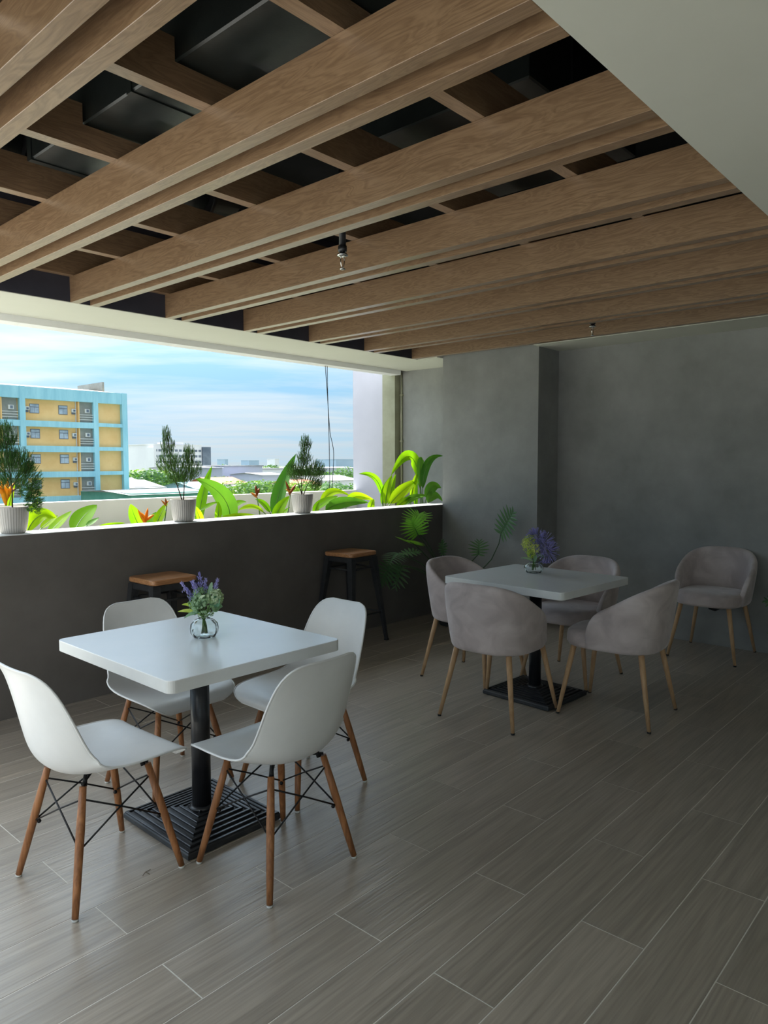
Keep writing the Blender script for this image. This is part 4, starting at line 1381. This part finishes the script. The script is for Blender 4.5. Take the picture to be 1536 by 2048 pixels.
rf.poly([(14 - 38, 0.2, 10.5 - GZ), (47.0 - 38, 0.2, 10.5 - GZ), (46.0 - 38, 6.5, 11.3 - GZ), (14 - 38, 6.5, 11.3 - GZ)])
rf.poly([(14 - 38, 6.5, 11.3 - GZ), (46.0 - 38, 6.5, 11.3 - GZ), (47.0 - 38, 13, 10.5 - GZ), (14 - 38, 13, 10.5 - GZ)])
rf.build('roof', 'white_roofing', ap)
apb('roof_parapet', 'balcony_grey', 46.6, 46.9, 4.0, 11, 10.4, 12.2)
levels = [(6.57, 9.10), (3.60, 5.86), (0.52, 2.87), (-2.47, -0.18), (-5.5, -3.2)]
for li, (zb_, zt_) in enumerate(levels):
    for bx0 in (35.14, 26.1):
        # loggia at the right end of the bay
        lx0, lx1 = bx0 + 6.48, bx0 + 8.22
        apb('balcony_back', 'balcony_grey', lx0, lx1, 0.40, 0.56, zb_, zt_)
        apb('balcony_cheek', 'beige_paint', lx0 - 0.12, lx0, 0.10, 0.56, zb_, zt_)
        for rz in (0.30, 0.60, 0.90):
            apb('balcony_rail', 'railing_paint', lx0, lx1, 0.06, 0.11, zb_ + rz, zb_ + rz + 0.07)
        cu = apb('condenser_unit', 'railing_paint', lx0 + 0.75, lx0 + 1.35, 0.22, 0.40, zb_ + 1.2, zb_ + 1.7)
        apb('condenser_fan', 'window_dark', lx0 + 0.95, lx0 + 1.25, 0.20, 0.22, zb_ + 1.28, zb_ + 1.62, cu)
        ztop = zt_ - 0.55 if li == 0 else zt_ - 0.28
        for wx in (bx0 + 0.68, bx0 + 4.08):
            wn_ = apb('window', 'window_frame_grey', wx, wx + 1.10, 0.50, 0.56, ztop - 1.10, ztop)
            apb('pane', 'window_glass_far', wx + 0.06, wx + 1.04, 0.48, 0.50, ztop - 0.34, ztop - 0.07, wn_)
            apb('pane', 'window_glass_far', wx + 0.06, wx + 0.53, 0.48, 0.50, ztop - 1.04, ztop - 0.42, wn_)
            apb('pane', 'window_glass_far', wx + 0.57, wx + 1.04, 0.48, 0.50, ztop - 1.04, ztop - 0.42, wn_)
        for ax in (bx0 + 0.06, bx0 + 5.62):
            ac = apb('air_conditioner', 'railing_paint', ax, ax + 0.52, 0.25, 0.56, ztop - 0.78, ztop - 0.36)
            apb('grille', 'window_dark', ax + 0.16, ax + 0.42, 0.23, 0.25, ztop - 0.70, ztop - 0.46, ac)
            apb('bracket', 'window_frame_grey', ax + 0.05, ax + 0.47, 0.45, 0.56, ztop - 1.02, ztop - 0.78, ac)
        apb('drain_pipe', 'railing_paint', lx0 - 0.35, lx0 - 0.25, 0.44, 0.56, zb_, zt_)
    e0, e1 = (zb_ if li == 0 else zb_), zt_

# ------------------------------------------------------------------ further buildings
def block(name, label, x0, x1, y, depth, zt_, mat, cat='building', roof=None, group='low buildings beyond the planter', rise=0.0, rows=0, cols=0, wz=(0.7, 1.4)):
    b = thing(name, label, cat, ((x0 + x1) / 2, y, GZ), 0, group)
    w = (x1 - x0) / 2
    h = zt_ - GZ
    MB().box(-w, w, 0, depth, 0, h).build('walls', mat, b)
    rmat = roof or mat
    if rise:
        r = MB()
        o = 0.5
        r.poly([(-w - o, -o, h - 0.15), (w + o, -o, h - 0.15), (w + o, depth / 2, h + rise), (-w - o, depth / 2, h + rise)])
        r.poly([(-w - o, depth / 2, h + rise), (w + o, depth / 2, h + rise), (w + o, depth + o, h - 0.15), (-w - o, depth + o, h - 0.15)])
        r.poly([(-w, 0, h), (-w, depth / 2, h + rise), (-w, depth, h)])
        r.poly([(w, 0, h), (w, depth, h), (w, depth / 2, h + rise)])
        r.build('roof', rmat, b)
    else:
        MB().box(-w - 0.3, w + 0.3, -0.3, depth + 0.3, h, h + 0.4).build('roof', rmat, b)
    for r_ in range(rows):
        for c_ in range(cols):
            xx = -w + (c_ + 0.5) * 2 * w / cols
            zz = h - wz[1] * (r_ + 0.8) - wz[0]
            MB().box(xx - wz[0] * 0.7, xx + wz[0] * 0.7, -0.12, 0.0, zz, zz + wz[0]).build('window', 'window_dark', b)
    return b


hp = block('hospital_building', 'white five storey building with rows of small square windows', 193.3, 221.5, 330, 30, 11.1, 'white_render', rows=5, cols=12, wz=(1.15, 2.9), group=None)
MB().box(-15.2, -13.8, -2, 6, 0, 23.5).build('side_wing', 'white_render', hp)
MB().box(14.3, 19.2, -1, 24, 0, 24.3).build('glass_stair', 'window_dark', hp)
MB().box(-2.5, 7.0, 6, 16, 25.1, 26.6).build('plant_room', 'lilac_cladding', hp)
for args in [
    ('warehouse', 'long lilac grey warehouse with one small door in the middle distance', 134.2, 150.9, 190.0, 26, 0.5, 'lilac_cladding', 'grey_roofing', 0.0),
    ('warehouse', 'white flat warehouse right of the lilac one', 158.0, 169.5, 200.0, 20, -0.6, 'white_render', 'white_roofing', 0.0),
    ('low_shed', 'pale low shed in front of the white warehouse', 134.3, 143.8, 169.2, 16, -1.79, 'lilac_cladding', 'white_roofing', 0.47),
    ('warehouse', 'white roofed warehouse left of the lilac one', 120.9, 130.3, 183.3, 26, 0.37, 'lilac_cladding', 'white_roofing', 0.38),
    ('tiled_house', 'house with salmon tiled roof before the lilac warehouse', 104.5, 113.5, 150.0, 12, -3.4, 'white_render', 'terracotta_roofing', 1.4),
    ('low_shed', 'small house with turquoise roof beside the big drooping leaf', 72.9, 78.0, 110.0, 12, -2.9, 'turquoise_roofing', 'turquoise_roofing', 1.0),
    ('low_shed', 'grey gabled shed behind the middle conifer', 62.0, 69.6, 120.0, 16, -2.2, 'grey_roofing', 'white_roofing', 1.0),
    ('low_shed', 'pale roofed shed right of the apartment block', 50.5, 57.5, 96.0, 12, -1.9, 'grey_roofing', 'white_roofing', 0.9),
    ('low_shed', 'long low shed with a green gutter below the middle conifer', 40.5, 50.7, 74.0, 12, -1.85, 'green_roofing', 'white_roofing', 0.25),
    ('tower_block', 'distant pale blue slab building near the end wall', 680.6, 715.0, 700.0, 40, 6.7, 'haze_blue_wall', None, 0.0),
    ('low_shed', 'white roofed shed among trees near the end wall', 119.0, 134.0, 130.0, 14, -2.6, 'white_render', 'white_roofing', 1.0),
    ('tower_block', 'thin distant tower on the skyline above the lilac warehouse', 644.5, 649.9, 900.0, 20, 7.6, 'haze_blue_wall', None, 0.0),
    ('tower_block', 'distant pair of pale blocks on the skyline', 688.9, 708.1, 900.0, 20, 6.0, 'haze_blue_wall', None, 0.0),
    ('tower_block', 'small distant white tower left of the rightmost conifer', 740.0, 748.0, 900.0, 20, 8.6, 'white_render', None, 0.0),
    ('tiled_house', 'red tiled house among trees near the rightmost conifer', 96.0, 103.0, 108.0, 10, -3.9, 'white_render', 'terracotta_roofing', 1.2),
    ('tiled_house', 'salmon roofed house right of the rightmost conifer', 109.8, 116.6, 125.4, 10, -3.3, 'white_render', 'terracotta_roofing', 0.98),
    ('warehouse', 'far white warehouse row behind the tall upright leaf', 205.0, 240.0, 260.0, 20, -1.2, 'white_render', 'white_roofing', 0.5),
    ('warehouse', 'far grey warehouse row between the rightmost conifer and the end wall', 262.0, 300.0, 290.0, 20, -1.0, 'lilac_cladding', 'grey_roofing', 0.5),
]:
    nm, lab, x0, x1, y, dep, zt_, mat, roof, rise = args
    block(nm, lab, x0, x1, y, dep, zt_, mat, roof=roof, rise=rise)
dw = bpy.data.objects.get('warehouse')
MB().box(-0.3, 0.9, -0.12, 0, 9.8, 11.6).build('door', 'window_dark', dw)


def tree(loc, h, r, label, seed, mat='tree_leaf', n=420, rz=0.55):
    rnd = random.Random(seed)
    t = thing('tree', label, 'tree', loc, 0, 'trees beyond the planter')
    MB().tube([(0, 0, 0), (0.2, 0.1, h * 0.45), (0.1, 0, h * 0.8)], [0.05 * r, 0.04 * r, 0.015 * r], 7).build('trunk', 'bark', t)
    cl = [(Vector((0, 0, h - r * rz)), r)]
    for _ in range(9):
        a = rnd.uniform(0, 2 * pi)
        cl.append((Vector((cos(a) * r * 0.7, sin(a) * r * 0.7, h - r * rz + rnd.uniform(-0.4, 0.35) * r)), r * rnd.uniform(0.38, 0.55)))
    mb = MB()
    for c, cr_ in cl:
        for _ in range(int(n * cr_ / r / 2)):
            d = Vector((rnd.gauss(0, 1), rnd.gauss(0, 1), rnd.gauss(0, 1))).normalized()
            p = c + Vector((d.x * cr_, d.y * cr_, d.z * cr_ * rz)) * rnd.uniform(0.75, 1.03)
            nrm = (d + Vector((rnd.uniform(-1, 1), rnd.uniform(-1, 1), rnd.uniform(-.3, 1))) * 0.7).normalized()
            a = nrm.cross(Vector((0.3, 0.2, 1))).normalized()
            b = nrm.cross(a)
            k = r * rnd.uniform(0.05, 0.10)
            mb.poly([p - a * k, p - b * k * 0.6, p + a * k, p + b * k * 0.6])
    tag(mb.build('crown', mat, t), kind='stuff')
    return t


def palm(loc, h, label, seed):
    rnd = random.Random(seed)
    t = thing('palm_tree', label, 'tree', loc, 0, 'palms beyond the planter')
    MB().tube([(0, 0, 0), (0.1, 0, h * 0.5), (0, 0, h)], [0.22, 0.17, 0.13], 7).build('trunk', 'bark', t)
    for q in range(13):
        a = 2 * pi * q / 13 + rnd.uniform(-.2, .2)
        e = rnd.uniform(0.1, 0.9)
        L_ = rnd.uniform(2.0, 2.6)
        d = Vector((cos(a), sin(a), 0))
        B = Vector((0, 0, h))
        C = B + d * L_ * 0.5 + Vector((0, 0, L_ * 0.5 * e))
        T = B + d * L_ + Vector((0, 0, -L_ * 0.35 * (1 - e) - 0.2))
        mb = MB()
        for k in range(1, 12):
            u = k / 12
            p = bez(B, C, T, u)
            tg = ((C - B) * (1 - u) + (T - C) * u).normalized()
            s = tg.cross(Vector((0, 0, 1))).normalized()
            for sg in (-1, 1):
                tip = p + (s * sg * 0.8 + tg * 0.6 + Vector((0, 0, -0.35))).normalized() * 0.75 * (1 - 0.5 * u)
                mb.poly([p - tg * 0.06, p + tg * 0.06, tip])
        mb.build('frond', 'tree_leaf_dark', t)
    return t


TREES = [
    (98.9, 173.4, 0.58, 7.14, 'tree_leaf', 'wide green tree under the white five storey building'),
    (85.1, 154.6, 0.3, 5.52, 'tree_leaf', 'green tree just right of the apartment block'),
    (83.2, 141.0, 0.09, 4.92, 'tree_leaf_dark', 'dark green tree behind the middle conifer'),
    (70.5, 95.0, -1.5, 4.2, 'tree_leaf', 'round green tree below the salmon roof'),
    (65.6, 84.5, -0.8, 3.87, 'tree_leaf', 'broad light green tree below the lilac warehouse'),
    (81.2, 100.3, -2.71, 4.1, 'tree_leaf', 'low green tree in front of the broad light green one'),
    (61.2, 75.7, -0.78, 2.81, 'tree_leaf_dark', 'darker green tree behind the tall upright leaf'),
    (59.9, 68.1, -0.81, 2.66, 'tree_leaf', 'green tree behind the rightmost conifer'),
    (83.5, 88.0, -2.2, 3.4, 'tree_leaf', 'green tree right of the rightmost conifer'),
    (92.9, 96.1, -2.27, 3.67, 'tree_leaf', 'light green tree above the horizontal leaves'),
    (78.6, 79.0, -1.5, 3.0, 'tree_leaf', 'yellowish green tree close to the end wall'),
    (148.5, 150.0, 0.2, 4.5, 'tree_leaf_dark', 'dark distant tree below the pale blue slab'),
    (162.7, 161.1, 0.34, 4.77, 'tree_leaf_dark', 'dark distant tree touching the end wall'),
    (168.1, 177.0, -0.97, 5.9, 'tree_leaf_dark', 'distant dark tree left of the pale blue slab'),
    (118.7, 171.7, -1.99, 5.3, 'tree_leaf_dark', 'distant tree above the turquoise roof'),
    (168.0, 229.6, 1.4, 6.16, 'tree_leaf_dark', 'dark treetops rising over the lilac warehouse'),
    (187.2, 223.6, 0.57, 6.24, 'tree_leaf_dark', 'distant tree between the two warehouses'),
    (204.0, 244.8, 0.38, 7.14, 'tree_leaf_dark', 'distant treetops behind the tall upright leaf'),
    (223.6, 244.4, -0.27, 7.28, 'tree_leaf_dark', 'distant treetops behind the rightmost conifer'),
    (127.4, 151.2, -2.71, 4.86, 'tree_leaf', 'green tree before the white warehouse'),
    (178.9, 201.6, -4.29, 6.39, 'tree_leaf', 'green tree between the salmon roof and the white shed'),
]
for i, (x, y, zt_, r, mat, lab) in enumerate(TREES):
    tree((x, y, GZ), zt_ - GZ, r, lab, 20 + i, mat)
palm((90.6, 108.6, GZ), 11.38, 'palm right of the broad light green tree', 3)
palm((70.8, 73.9, GZ), 12.24, 'palm standing near the end wall', 5)
